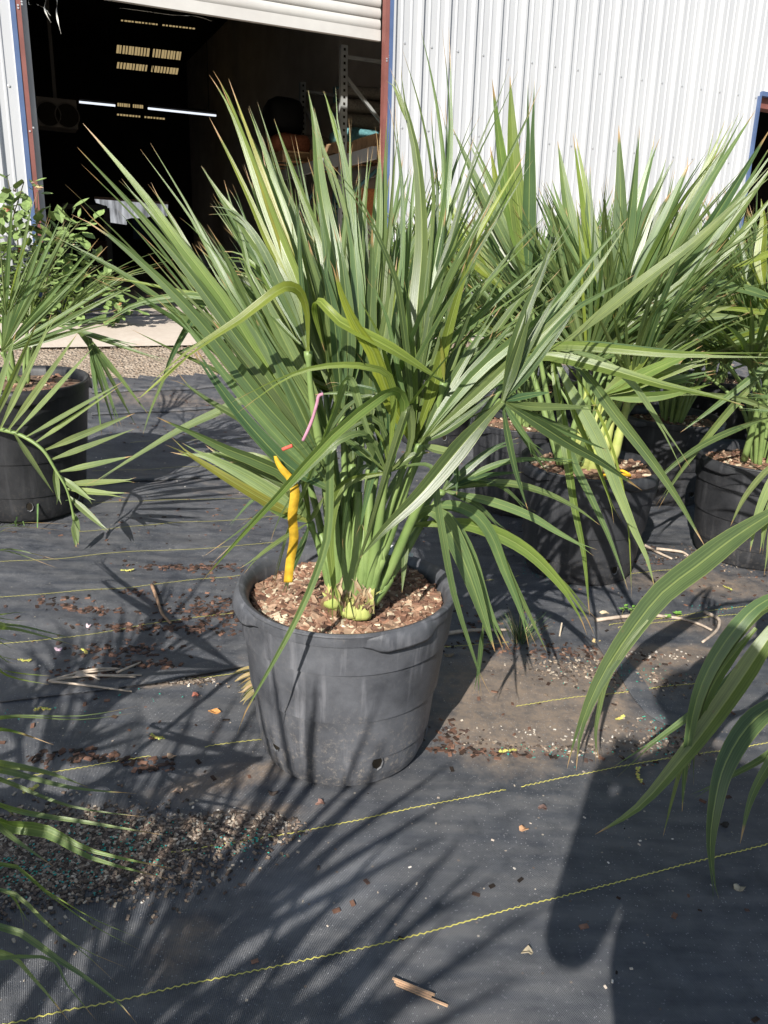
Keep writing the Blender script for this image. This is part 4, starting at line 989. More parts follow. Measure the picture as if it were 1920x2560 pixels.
tg = empty('plant_tag', (0, 0, 0)); tag(tg, 'white plastic plant label with handwriting stuck in the bark behind the stems', 'tag')
a_, b_, c_, d_ = onY(928,1352,1.90), onY(998,1366,1.90), onY(1000,1392,1.86), onY(926,1378,1.86)
vs = [a_, b_, c_, d_]; nrm = (b_-a_).cross(d_-a_).normalized()*.0008
obj('tag_strip', vs+[p+nrm for p in vs], [(0,1,2,3), (7,6,5,4), (0,4,5,1), (1,5,6,2), (2,6,7,3), (3,7,4,0)], mat('white_tag', (.75, .76, .78), .5), tg)
fc = bpy.data.curves.new('tag_writing', 'FONT'); fc.body = 'T eran'; fc.size = .022; fo = bpy.data.objects.new('tag_writing', fc); COL.objects.link(fo); fc_m = mat('ink', (.015, .015, .03), .6)
bpy.context.view_layer.update(); wm = bpy.data.meshes.new_from_object(fo.evaluated_get(bpy.context.evaluated_depsgraph_get())); bpy.data.objects.remove(fo); wm.materials.clear(); wm.materials.append(fc_m); fo = link('tag_writing', wm, tg)
xx = (b_-a_).normalized(); zz = (a_-d_).normalized(); nn = xx.cross(zz).normalized(); zz = nn.cross(xx)
o_ = d_.lerp(c_, .50)+zz*.006+nn*.002
if nn.dot(CAM-o_) < 0: nn = -nn
fo.matrix_local = Matrix(((xx.x, zz.x, nn.x, o_.x+nn.x*.002), (xx.y, zz.y, nn.y, o_.y+nn.y*.002), (xx.z, zz.z, nn.z, o_.z+nn.z*.002), (0, 0, 0, 1)))
sv = [onY(1018,1378,1.88), onY(1034,1384,1.88), onY(1032,1392,1.87), onY(1016,1388,1.87)]
obj('tag_stub', sv+[p+nrm for p in sv], [(0,1,2,3), (7,6,5,4), (0,4,5,1), (1,5,6,2), (2,6,7,3), (3,7,4,0)], mat('white_stub', (.72, .73, .75), .5), tg)

# ---- the palm in the pot to the right, with its traced upright fans
GRP = 'potted fan palms'
def potted(px, py, D, H, label, seed, chips=260, indiv=0):
    """px, py: where the middle of the pot's foot stands"""
    p = G(px, py); b = Vector((p.x, p.y, terr(p.x, p.y, False))); r = empty('potted_palm', b, 0); tag(r, label, 'potted palm', GRP)
    z = pot_parts(r, D, H, seed, nchips=chips, individual=indiv, shade=.2 if seed == 5 else .34); return r, b, z  # pot colour scale; left pot darkened further for the leaf shadow on it
P2, b2, z2 = potted(1440, 1415, .585, .49, 'tall upright fan palm in a black pot, yellow tie lying at its foot', 2, 420, 60)
q = random.Random(21); Y2 = b2.y
M1, M2, M3, M0 = (1320,712), (1520,880), (1555,880), (1250,720)
h2 = lambda *a, **k: hero_leaf(P2, b2, Y2, *a, filler=1, **k)
base2 = [(1425,1160,.08), (1440,1050,.08)]
def rays(H, tips, w, dt, dh, q, tn='g', bow=.06):
    out = []
    for (x, y) in tips:
        mx, my = (x+H[0])/2, (y+H[1])/2; dx, dy = x-H[0], y-H[1]; k = q.uniform(-bow, bow)
        out.append((w*q.uniform(.85, 1.15), tn if q.random() > .25 else q.choice('gbdy'), [x, y, mx-dy*k, my+dx*k, *H], [dt+q.uniform(-.1, .1), dh]))
    return out
h2(M1, .10, [(1405,1160,.08), (1360,950,.09)], rays(M1, [(1230,197),(1275,190),(1328,203)], 34, .05, .1, q, 'b', .03)+rays(M1, [(1130,317),(1170,340),(1160,430),(1400,520),(1240,500),(1215,560),(1330,480),(1300,420)], 26, -.1, .1, q, 'g'), q)
h2(M0, -.1, [(1400,1160,.05), (1320,900,-.05)], rays(M0, [(1225,363),(1198,480),(1140,520),(1115,600),(1290,400),(1090,420),(1060,480)], 24, -.25, -.1, q, 'y'), q)
h2(M2, .12, base2+[(1490,960,.1)], rays(M2, [(1394,353),(1435,332),(1470,417),(1547,313),(1599,313),(1645,337),(1675,395),(1729,393),(1340,470),(1372,450),(1410,520),(1445,500)], 38, .0, .12, q, 'g', .03), q)
h2(M3, .05, base2+[(1500,960,.07)], rays(M3, [(1794,327),(1824,297),(1857,277),(1889,275),(1930,315),(1945,350),(1950,390),(1950,470),(1780,480),(1720,510),(1690,470)], 34, -.05, .05, q, 'g', .03), q)
h2((1650,810), .1, [(1450,1160,.08), (1530,1000,.1)], rays((1650,810), [(1760,700),(1790,715),(1820,735),(1845,760),(1850,790),(1720,690)], 24, .1, .1, q, 'p', .05), q)
h2((1500,990), .25, [(1440,1160,.1), (1470,1080,.2)], rays((1500,990), [(1640,860),(1690,850),(1740,840),(1760,870),(1780,900),(1790,930),(1780,960)], 28, .3, .25, q, 'b', .06), q)
crown(P2, z2, 15, q, .98, 'g', 17, .75, 1.5, None, .72)
for dx in (-.05, 0, .05, .02, -.02):
    mb = MB(); mb.tube([Vector((dx*1.6-.02, -.08+abs(dx), z2-.03)), Vector((dx*1.5, -.08, z2+.1)), Vector((dx*1.7+.02, -.06, z2+.34))], [.028, .022, .013], 7); mb.build('leaf_base', M_BOOT, P2, True)
mb = MB(); mb.tube(crom([b2+Vector((.02, -.16, z2+.02)), b2+Vector((.08, -.19, z2+.035)), b2+Vector((.13, -.15, z2+.02)), b2+Vector((.10, -.11, z2+.03)), b2+Vector((.04, -.13, z2+.025))], 5), .006, 6); o = mb.build('yellow_tie', M_OBJ, None, True); o.color = (.65, .38, .02, 1); tag(o, 'yellow plastic tie lying on the bark of the pot right of the front palm', 'tie')
# ---- other palms on the right
P3, b3, z3 = potted(1860, 1385, .58, .48, 'fan palm with arching yellowish leaves, in the right-hand pot of the front row', 3, 380, 40)
q = random.Random(31)
hero_leaf(P3, b3, b3.y, (1985,690), .2, [(1860,1150,.05), (1930,900,.15)], [(14,'y',[1784,672,1850,662,1920,635,1985,620],[.2,.2]), (22,'g',[1654,672,1767,700,1867,723,1940,740,1985,690],[.3,.2]), (12,'y',[1757,775,1834,772,1920,780,1980,760],[.2,.2]),
  (16,'g',[1701,1081,1770,1030,1832,982,1919,913,1985,860],[.3,.2]), (18,'g',[1640,1273,1680,1210,1745,1122,1832,1017,1930,910],[.35,.2]), (14,'d',[1590,1250,1700,1150,1800,1090,1930,1040],[.4,.2]), (26,'y',[1903,497,1908,560,1900,640,1910,720],[-.1,0]), (12,'p',[1663,987,1760,985,1860,1000,1960,1040],[.3,.2])], q)
crown(P3, z3, 20, q, .97, 'g', 17, .4, 1.45, None, .72)
names = ['fan palm in a grey-black pot half hidden behind the ribbon palm', 'fan palm in the shaded gap between the two right-hand front pots', 'bushy fan palm behind the row, its leaf tips against the white ribbed wall',
         'fan palm standing behind near the dark right-hand opening of the building', 'fan palm in the back row beside the red door jamb', 'fan palm in the back row in front of the middle of the white wall', 'fan palm in the back row at the far right before the dark opening', 'fan palm behind the tall upright one, lower and darker leaved']
spots = [(1290,1262,.92,11,(.0,.0)), (1650,1235,.88,12,0), (1330,1130,.92,12,0), (1900,1180,.95,13,0), (1080,1100,.82,11,0), (1500,1085,.9,12,0), (1760,1105,.92,12,0), (1500,1180,.9,13,0)]
protos = []
for i, (px, py, sz_, nl, _) in enumerate(spots):
    q = random.Random(60+i)
    if i < 4:
        r, b, z = potted(px, py, .56, .47, names[i], 10+i, 160); crown(r, z, nl+5, q, sz_*1.04, 'g', 16, .5, 1.5, None, .75); protos.append(r)
    else:
        src = protos[(i+1) % 4]; p = G(px, py); c = src.copy(); COL.objects.link(c); c.location = (p.x, p.y, terr(p.x, p.y, False)); c.rotation_euler = (0, 0, 1.3*i); c['label'] = names[i]
        for ch in [o for o in src.children]:
            k = ch.copy(); COL.objects.link(k); k.parent = c
            for g in ch.children: g2 = g.copy(); COL.objects.link(g2); g2.parent = k
# ---- near palm at the right edge, hanging leaves
pr_ = Vector((1.48, 1.98, 0)); PR = empty('potted_palm', pr_); tag(PR, 'palm at the right edge whose broad leaves droop into the foreground', 'potted palm', GRP)
zr_ = pot_parts(PR, .60, .49, 8, nchips=120); q = random.Random(41)
hr = lambda *a, **k: hero_leaf(PR, pr_, 1.937, *a, filler=0, **k)
def cb(): return Vector((0, 0, 0))
hr((2010,1240), .15, [(2420,1500,.0), (2200,1250,.1)], [
 (52,'d',[1429,1924,1443,1848,1472,1761,1518,1668,1588,1564,1657,1480,1745,1412,1832,1345,1920,1288,2010,1240],[.33,.3,.24,.18,.15]), (14,'g',[1495,1912,1489,1837,1498,1773,1516,1700,1560,1620,1620,1550],[.32,.26]),
 (18,'p',[1826,1315,1861,1244,1913,1180,1970,1130],[.1,.1]), (18,'p',[1875,1380,1893,1290,1930,1200,1970,1140],[.1,.1]), (18,'p',[1903,1385,1915,1300,1945,1210],[.1,.1]), (16,'p',[1915,1440,1930,1330,1960,1230],[.1,.1])], q)
hr((2010,1480), .28, [(2420,1520,.0), (2200,1400,.2)], [
 (46,'g',[1488,2086,1594,2019,1693,1910,1767,1816,1841,1712,1930,1580,2010,1480],[.52,.48,.42,.36,.3]), (26,'g',[1535,1932,1619,1866,1713,1797,1792,1732,1900,1620,2010,1480],[.36,.34,.3]),
 (34,'g',[1705,2029,1716,1890,1743,1747,1792,1638,1871,1535,1940,1490,2010,1480],[.46,.42,.36,.3]), (22,'d',[1725,1960,1733,1850,1765,1720,1820,1620,1900,1530,2010,1480],[.42,.38,.3]), (9,'g',[1657,2093,1688,1970,1712,1890,1740,1800],[.48,.42]), (26,'g',[1722,1925,1745,1800,1800,1680,1890,1570],[.42,.34])], q)
hr((2020,1730), .40, [(2420,1520,.05), (2250,1560,.25)], [
 (48,'d',[1790,2254,1777,2118,1792,1994,1817,1905,1871,1816,1940,1760,2020,1730],[.66,.62,.56,.48,.42]), (18,'g',[1730,1992,1827,1940,1920,1886,2020,1800],[.5,.44]), (24,'g',[1850,2110,1880,1990,1940,1880,2020,1730],[.6,.5,.4])], q)
crown(PR, zr_, 9, q, .95, 'g', 12, .3, 1.4, (-1.2, 1.6))

# ---- palm in the tall pot at the left
PL, bl_, zl = potted(72, 1262, .66, .63, 'narrow leaved palm in a tall dark grey pot at the left edge', 5, 160)
q = random.Random(51); hl = lambda *a, **k: hero_leaf(PL, bl_, bl_.y, *a, filler=0, **k)
rach = [(-60,1060,.35), (0,1073,.4), (52,1088,.42), (105,1123,.44), (139,1175,.45), (168,1227,.46)]
hl((186,1300), .46, rach, [(15,'p',[*t, *b],[.5,.43]) for b, t in (((0,1073),(137,783)), ((-20,1066),(95,800)), ((20,1076),(195,832)), ((38,1082),(232,870)), ((64,1093),(308,954)), ((86,1108),(300,965)), ((110,1126),(337,1033)), ((125,1150),(337,1072)), ((145,1180),(331,1140)), ((160,1210),(340,1200)), ((165,1222),(322,1239)),
   ((150,1190),(235,1256)), ((172,1240),(270,1329)), ((136,1170),(148,1262)), ((35,1083),(134,1233)), ((182,1280),(200,1330)), ((184,1300),(196,1362)), ((186,1300),(190,1370)), ((-30,1062),(40,830)))], q, pr=.008)
Hx = (5, 880)
hl(Hx, .15, [(60,960,.1), (30,930,.14)], [(12,'g',[*t, *Hx],[.1,.15]) for t in ((32,480),(85,483),(125,537),(150,548),(184,539),(178,560),(248,595),(269,615),(236,668),(337,677),(305,724),(290,800),(310,768),(350,705))], q)
Hy = (60, 800)
hl((230,850), -.05, [(70,960,0), (80,830,0), (150,815,-.02)], [(9,'g',[*t, *b],[-.05,-.02]) for b, t in (((150,815),(360,870)), ((170,820),(420,905)), ((190,825),(300,950)), ((200,830),(330,980)), ((210,838),(280,1000)), ((215,840),(290,1080)), ((220,845),(315,1010)), ((222,848),(255,1090)), ((225,850),(340,1065)), ((228,850),(370,1035)), ((120,812),(280,800)), ((100,815),(330,790)), ((228,850),(245,980)), ((228,850),(300,1070)))], q, pr=.007)
crown(PL, zl, 4, q, .8, 'p', 12, .6, 1.45, None, .30)
# ---- near palm at the lower left: only its leaf tips reach into view
pf = Vector((-1.12, .72, 0)); PF = empty('potted_palm', pf); tag(PF, 'palm at the lower left edge, only its narrow leaf tips reaching into view', 'potted palm', GRP)
zf_ = pot_parts(PF, .56, .47, 9, nchips=100); q = random.Random(61)
def gs(x, y, s): 
    p = G(x, y); return CAM+(p-CAM)*s
FL = [(14,[0,1374,144,1410]),(8,[0,1317,174,1319]),(8,[0,1330,55,1330]),(20,[0,1564,60,1572,186,1605]),(14,[0,1675,125,1701]),(8,[0,1794,203,1794,343,1773]),(12,[0,1823,134,1862]),(18,[0,1910,120,1932,221,1968]),(14,[0,1924,174,1968,343,1984]),
 (8,[0,1948,174,2015,366,2043]),(10,[29,2023,232,2058,418,2089]),(24,[0,2058,116,2079,232,2137,424,2184]),(8,[0,2160,116,2230,232,2305,357,2363]),(8,[0,2224,145,2334,305,2439]),(12,[0,2317,145,2398,279,2491,343,2560]),(12,[0,2381,87,2450,174,2555]),(6,[105,2392,170,2465,241,2552]),(14,[12,2079,134,2166]),(12,[0,2224,70,2317]),(10,[0,1540,69,1541]),(8,[0,1600,50,1617]),(10,[0,1640,46,1655]),(14,[0,2010,60,2040])]
lfs = []
for hx in ((-.62, .95, .62), (-.60, .72, .50), (-.78, 1.35, .66)):
    Hp = Vector(hx)-pf; mb = MB(); mb.tube(crom([Vector((0, 0, zf_)), Vector((.08, .05, zf_+.22)), Hp], 6), .009, 6); lfs.append((Hp, mb.build('leaf', M_PETI, PF, True)))
for w, xy in FL:
    i = 0 if 1700 < xy[1] < 2150 else (1 if xy[1] >= 2150 else 2); Hp, lf = lfs[i]
    P_ = [gs(xy[k], xy[k+1], .76+.05*(k/(len(xy)-2))) - pf for k in range(0, len(xy), 2)]
    P_.insert(0, (Hp*.75+P_[0]*.25)); P_.insert(0, Hp)
    md = P_[-2]+pf; wd = w*(md-CAM).dot(F)/FPX*1.8
    link('leaflet', blade_mesh(P_, wd, q, .18, lambda p: ((CAM-(p+pf)).normalized()+TOSUN*.8).normalized()), lf, tint(q.choice('bpp'), q))
crown(PF, zf_, 8, q, .85, 'g', 12, .5, 1.4, (1.9, 4.6), .8)
# ---- palm standing beside the photographer: its leaf shadows cross the cloth
pb = Vector((-.98, -.42, 0)); PB = empty('potted_palm', pb); tag(PB, 'palm standing beside the photographer, seen by its leaf shadows on the cloth', 'potted palm', GRP)
zb_ = pot_parts(PB, .56, .47, 12, nchips=60); crown(PB, zb_, 13, random.Random(71), .95, 'g', 11, .35, 1.45)

# ------------------------------------------------------------------ rose bush by the left door jamb
RB0 = bpt(xL-0.35, -0.42, 0.0); RB = empty('rose_bush', RB0); tag(RB, 'leafy rose bush with dry flower heads by the left side of the roll-up door', 'bush')
q = random.Random(81); YR = RB0.y
M_ROSE = objcol_mat('rose_leaf', .45, .4, 20, .25); M_STEMR = mat('rose_stem', (.10, .09, .04), .7)
def rose_leaf_mesh(l, w):
    pr = [(0, 0), (.25, .75), (.5, 1), (.75, .7), (1, 0)]; vs = []; fs = []
    for t, k in pr: z = -.12*l*math.sin(t*2.2); vs += [(-w/2*k, l*t, z+.15*w*k), (0, l*t, z), (w/2*k, l*t, z+.15*w*k)]
    for i in range(4): a = 3*i; fs += [(a, a+1, a+4, a+3), (a+1, a+2, a+5, a+4)]
    return mesh('leaf', vs, fs, M_ROSE)
RL = [rose_leaf_mesh(.085, .055), rose_leaf_mesh(.11, .066), rose_leaf_mesh(.07, .05)]
stems = [[(60,880),(50,700),(40,560),(20,450)], [(60,880),(70,720),(90,600),(93,480)], [(70,880),(110,740),(150,620),(160,545)], [(80,885),(150,760),(210,690),(262,655)], [(80,885),(170,790),(250,740),(300,720)], [(50,885),(20,760),(0,640),(-30,520)],
         [(60,880),(100,700),(120,600),(135,560)], [(90,885),(180,800),(250,775),(330,770)], [(70,885),(130,780),(180,730),(215,690)], [(60,885),(30,700),(20,600),(60,455)], [(80,885),(120,690),(170,590),(200,560)], [(40,885),(-20,740),(-40,640),(-60,560)], [(60,885),(60,780),(70,690),(85,620)], [(70,885),(100,800),(150,720),(160,660)]]
cnt = 0; extra = MB()
for sidx, s in enumerate(stems):
    dzs = q.uniform(-.25, .25); pts = crom([onY(x, y, YR-dzs*(i/3))-RB0 for i, (x, y) in enumerate(s)], 7)
    mb = MB(); mb.tube(pts, [.008-.0002*i for i in range(len(pts))], 5); st_ = mb.build('stem', M_STEMR, RB, True)
    for k in range(60):
        t = q.uniform(.15, 1); i = min(int(t*(len(pts)-1)), len(pts)-2); p = pts[i].lerp(pts[i+1], q.random())
        off = Vector((q.gauss(0, .055), q.gauss(0, .06), q.gauss(0, .05)))
        d = (off+Vector((q.uniform(-.06, .1), -.05, .01))).normalized(); x = d.cross(Vector((0, -.3, 1))).normalized(); z = x.cross(d); sc = q.uniform(.7, 1.5)
        M_ = Matrix(((x.x*sc, d.x*sc, z.x*sc, p.x+off.x), (x.y*sc, d.y*sc, z.y*sc, p.y+off.y), (x.z*sc, d.z*sc, z.z*sc, p.z+off.z), (0, 0, 0, 1)))
        g = q.uniform(.75, 1.35)
        if cnt < 299:
            o = link('leaf', q.choice(RL), RB, (.15*g, .215*g, .07*g)); o.matrix_local = M_
        else: extra.add([M_ @ v_.co for v_ in RL[1].vertices], [tuple(p_.vertices) for p_ in RL[1].polygons], (.15*g, .215*g, .07*g))
        cnt += 1
if extra.v: extra.build('leaf_mass', M_LITTER, RB)['kind'] = 'stuff'
for (x, y, r, c) in ((94,468,.035,(.45, .34, .22)), (38,476,.016,(.06, .03, .03)), (91,527,.026,(.42, .33, .20)), (20,523,.026,(.42, .16, .10)), (50,628,.026,(.35, .15, .08)), (300,760,.02,(.45, .25, .12)), (193,615,.024,(.5, .5, .36)), (140,720,.024,(.5, .45, .3)), (160,740,.02,(.5, .45, .3)), (120,745,.02,(.5, .45, .3)), (180,745,.02,(.5, .45, .3))):
    mb = MB(); c0 = onY(x, y, YR-.1)-RB0
    for k in range(9):
        p = c0+Vector((q.gauss(0, r*.4), q.gauss(0, r*.4), q.gauss(0, r*.4))); pebble(mb, p, r*.55, [v_*q.uniform(.8, 1.2) for v_ in c])
    mb.build('flower_head', M_LITTER, RB)

# ------------------------------------------------------------------ litter on the cloth
q = random.Random(91)
def lit(name, label, cat, pts, rad, colr, group=None, n=6, lift=.006, smooth=True):
    mb = MB(); P_ = []
    for i in range(0, len(pts), 2):
        p = G(pts[i], pts[i+1]); P_.append(Vector((p.x, p.y, terr(p.x, p.y)+lift+.004*math.sin(i))))
    P_ = crom(P_, 4); mb.tube(P_, [rad*(1-.45*i/len(P_)) for i in range(len(P_))], n); o = mb.build(name, M_OBJ, None, smooth); o.color = (*colr, 1); tag(o, label, cat, group); return o
CAT = [(305,1430,333,1428,'on the shadowed cloth near the left pot'), (203,1628,215,1638,'curled one'), (50,1653,78,1654,'near the left edge'), (88,1780,122,1780,'below the seam at the left'), (380,1843,408,1851,'greenish one left of the big pot'), (62,1985,94,1970,'crossed by the lower left palm leaves'), (1595,1925,1603,1960,'in the photographer shadow edge, on the right'), (1541,1803,1558,1795,'at the edge of the brown dirt patch'), (1248,1884,1288,1880,'at the litter line right of the big pot'), (1810,1470,1828,1478,'by the right-hand pots')]
for k, (x0, y0, x1, y1, where) in enumerate(CAT):
    p0, p1 = G(x0, y0), G(x1, y1); mb = MB(); nb_ = 12
    bend = q.uniform(-.25, .25)
    for i in range(nb_):
        t = i/(nb_-1); c = p0.lerp(p1, t)+Vector((-(p1-p0).y, (p1-p0).x, 0))*bend*math.sin(t*3.14)+Vector((0, 0, .006))
        for s in range(3): pebble(mb, c+Vector((q.uniform(-.004, .004), q.uniform(-.004, .004), q.uniform(0, .004))), .0042, (.50*q.uniform(.8, 1.1), .46*q.uniform(.8, 1.1), .12))
    tag(mb.build('catkin', M_LITTER), 'yellow catkin lying on the black cloth, ' + where, 'catkin', 'fallen yellow catkins')
lit('twig', 'brown split twig lying across the cloth left of the big pot', 'twig', [380,1466,392,1500,405,1535,427,1561], .008, (.30, .19, .12), 'twigs on the cloth')
straw = [([122,1712,190,1695,290,1680],'longest upper straw'), ([125,1711,220,1700,355,1694],'second straw'), ([128,1712,200,1722,330,1735],'lowest straw, nearest the seam'), ([190,1696,270,1700,340,1699],'short middle straw'), ([190,1690,250,1682,300,1678],'upper short straw'), ([292,1690,330,1676,352,1662],'straw sloping up at the right end'), ([185,1692,230,1700,250,1706],'shortest straw')]
for s, w in straw: lit('dead_straw', 'pale dry straw by the seam, ' + w, 'straw', s, .0045, (.46, .38, .30), 'bundle of dry straws by the seam', lift=.012)
for s, w in (([1580,1350,1640,1385,1680,1400],'thicker grey twig between the two right-hand pots'), ([1640,1376,1700,1385,1720,1392],'brown twig beside the far right pot'), ([1110,1590,1180,1583,1270,1578],'long thin twig just right of the big pot'), ([1490,1555,1600,1545,1690,1548,1740,1562,1778,1583],'long pale stem lying by the grass seedlings'), ([1760,1535,1795,1555,1790,1580,1755,1610],'curled pale stem at the right')):
    lit('twig', w, 'twig', s, .008, (.42, .34, .27), 'twigs on the cloth', lift=.009)
mb = MB(); a_, b_ = G(986, 2459), G(1116, 2511)
for k in range(3):
    o1 = Vector((q.uniform(-.004, .004), .005*k-.005, .004+.002*k)); mb.bar(a_+o1, a_.lerp(b_, (1, .72, .8)[k])+o1*.6+Vector((0, .003*(k-1), .001)), .0045, .0025)
o = mb.build('wood_sliver', M_OBJ); o.color = (.46, .30, .19, 1); tag(o, 'split tan wood sliver on the cloth at the bottom of the view', 'sliver')
for x, y, c, nm, lb in ((222,1566,(.62, .47, .50),'petal','long pale pink petal on the dark cloth at the left'), (146,1625,(.62, .45, .52),'petal','round pink petal on the dark cloth below the long one'), (534,1781,(.50, .24, .08),'dry_leaf','orange dry leaf lying left of the big pot'), (430,1893,(.45, .32, .22),'bark_piece','tan bark piece by the yellow thread at the left'), (802,2010,(.16, .09, .07),'bark_piece','dark red bark piece below the big pot'), (680,1985,(.04, .03, .025),'bark_piece','black bark piece on the cloth at the foot of the big pot'), (488,1740,(.28, .10, .07),'bark_piece','red-brown bark piece left of the big pot foot'), (445,1980,(.36, .25, .18),'bark_piece','brown bark piece above the spilled soil'), (1492,1604,(.50, .38, .18),'dry_leaf','crumpled yellow leaf at the dirt patch behind'), (1310,2075,(.35, .20, .11),'bark_piece','small orange chip in the sunlit cloth below the thread'), (1356,2022,(.10, .06, .05),'bark_piece','dark chip in the sunlit cloth above the yellow thread'), (1512,1534,(.5, .42, .28),'dry_leaf','pale curled leaf on the cloth before the right pot'),
      (1850,2222,(.30, .27, .2),'bark_piece','pale leaf bit in the photographer shadow by the drooping leaf tip'), (1318,2382,(.26, .22, .15),'bark_piece','grey chip in the leaf shadows near the bottom'), (1810,2065,(.02, .018, .016),'bark_piece','black leaf bit inside the photographer shadow at the right'), (1120,1640,(.2, .15, .1),'dry_leaf','brown leaf bit beside the big pot on its right')):
    p = G(x, y); mb = MB(); r = .011 if nm != 'dry_leaf' else .015; vs = []; na = 9
    for k in range(na):
        a = 2*math.pi*k/na; vs.append(Vector((math.cos(a)*r*q.uniform(.7, 1.5), math.sin(a)*r*q.uniform(.5, .9), .006+.005*math.sin(2*a+x))))
    vs = [p+v_ for v_ in vs]; ce = p+Vector((0, 0, .004)); vs = [ce]+vs; vs += [v_-Vector((0, 0, .003)) for v_ in vs]; k1 = na+1
    o = obj(nm, vs, [(0, i+1, (i+1) % na+1) for i in range(na)]+[(k1, (i+1) % na+1+k1, i+1+k1) for i in range(na)]+[(i+1, i+1+k1, (i+1) % na+1+k1, (i+1) % na+1) for i in range(na)], M_OBJ); o.color = (*c, 1); tag(o, lb, nm.replace('_', ' '))
# dead brown leaf behind the big pot
dl = empty('dead_leaf', G(640, 1750)); tag(dl, 'dry brown fan leaf lying against the left foot of the big pot', 'dead leaf'); b0 = Vector(dl.location)
for k in range(8):
    p = G(640+q.uniform(-4, 6), 1700+k*8)-b0; t_ = G(572+q.uniform(0, 25)+k*3, 1690+k*11)-b0
    me = blade_mesh([p+Vector((0, 0, .05)), p.lerp(t_, .5)+Vector((0, 0, .035)), t_+Vector((0, 0, .01))], .018, q, .3, lambda p: Vector((0, 0, 1))); link('dry_blade', me, dl, (.40*q.uniform(.7, 1.1), .27, .14))
# bark crumbs, spilled soil, fertiliser pellets
def scatter(mb, px, py, sx, sy, n, pal, smin, smax, flat=.35, gauss=True):
    c = G(px, py)
    for _ in range(n):
        x = c.x+(q.gauss(0, sx) if gauss else q.uniform(-sx, sx)); y = c.y+(q.gauss(0, sy) if gauss else q.uniform(-sy, sy))
        if (x-MB_.x)**2+(y-MB_.y)**2 < .225**2: continue
        s = q.uniform(smin, smax); g = q.uniform(.7, 1.3); c3 = [v_*g for v_ in q.choice(pal)]
        M_ = Matrix.Translation((x, y, terr(x, y)+s*flat*.6)) @ Matrix.Rotation(q.random()*6.3, 4, 'Z') @ Matrix.Rotation(q.uniform(-.3, .3), 4, 'X')
        mb.box((-s*q.uniform(.7, 1.6), -s*.6, -s*flat*.5), (s*1.2, s*.7, s*flat*.5), M_, c3)
BK = [(.05, .03, .022), (.12, .065, .045), (.20, .11, .075), (.03, .022, .018), (.08, .05, .04)]
mb = MB()
for px, py, sx, sy, n in ((440,1420,.10,.02,40), (520,1418,.06,.02,30), (620,1440,.1,.05,20), (160,1502,.05,.02,16), (230,1525,.07,.015,34), (540,1520,.09,.06,90), (330,1570,.09,.012,40), (300,1625,.09,.02,36), (240,1685,.07,.02,22), (360,1660,.08,.02,24), (270,1890,.05,.015,18), (150,1890,.05,.015,14), (380,1915,.03,.015,16), (500,1570,.1,.04,40), (340,1480,.05,.01,14), (300,1650,.9,.35,260), (500,1300,.7,.2,150), (1150,1560,.2,.08,120), (1160,1880,.10,.010,50), (1290,1885,.12,.010,50), (1420,1630,.22,.035,200), (1130,1840,.03,.04,60), (1250,1330,.3,.1,110), (1800,1450,.4,.2,180), (850,2200,.8,.5,40), (1500,2000,.5,.4,20), (400,1080,1.0,.15,200), (450,990,1.0,.12,150), (1620,1390,.1,.08,60)):
    if n <= 90 and py < 1950 and px < 700: scatter(mb, px, py, sx, sy, int(n*1.6), BK, .0025, .010, .3)
    scatter(mb, px, py, sx, sy, n, BK, .002, .008)
tag(mb.build('bark_crumbs', M_LITTER), kind='stuff')
mb = MB()
SO = [(.09, .07, .055), (.15, .11, .085), (.23, .175, .135), (.11, .08, .065), (.40, .34, .27), (.06, .048, .04), (.30, .23, .17)]
for px, py, sx, sy, n in ((130,2110,.13,.055,1500), (40,2150,.14,.075,1500), (260,2150,.13,.05,1100), (330,2090,.08,.05,400), (540,2085,.06,.035,380), (640,2075,.05,.025,250), (1440,1665,.10,.04,160), (1560,1700,.14,.05,200), (1650,1850,.07,.06,120), (1350,1870,.14,.012,90), (430,1700,.07,.012,200), (1840,1400,.2,.1,200)):
    scatter(mb, px, py, sx, sy, int(n*1.7), SO, .0014, .0046, .8)
for px, py, sx, sy, n in ((650,2065,.04,.025,50), (430,1700,.05,.01,60), (560,2050,.07,.03,40), (1380,1840,.2,.02,70), (1640,1638,.12,.02,60), (1100,2050,.5,.4,60), (500,1180,.9,.25,120)):
    scatter(mb, px, py, sx, sy, n, [(.5, .44, .36), (.42, .36, .30), (.6, .56, .5)], .0012, .0034, .8)
tag(mb.build('spilled_soil', M_LITTER), kind='stuff')
mb = MB()
for px, py, sx, sy, n in ((40,2190,.09,.03,150), (180,2120,.14,.05,90), (330,2110,.06,.04,60), (600,2110,.05,.025,40), (1650,1830,.03,.04,40), (1660,1880,.04,.03,30), (1560,1690,.15,.05,60), (1400,1440,.1,.05,60), (1850,1530,.1,.03,40), (1350,1880,.1,.02,30), (100,1790,.1,.03,16), (320,1745,.1,.03,8)):
    c = G(px, py)
    for _ in range(n):
        x, y = c.x+q.gauss(0, sx), c.y+q.gauss(0, sy); pebble(mb, Vector((x, y, terr(x, y)+.006)), q.uniform(.002, .0036), (.04, .36*q.uniform(.7, 1.1), .27))
tag(mb.build('fertiliser_pellets', M_LITTER), kind='stuff')
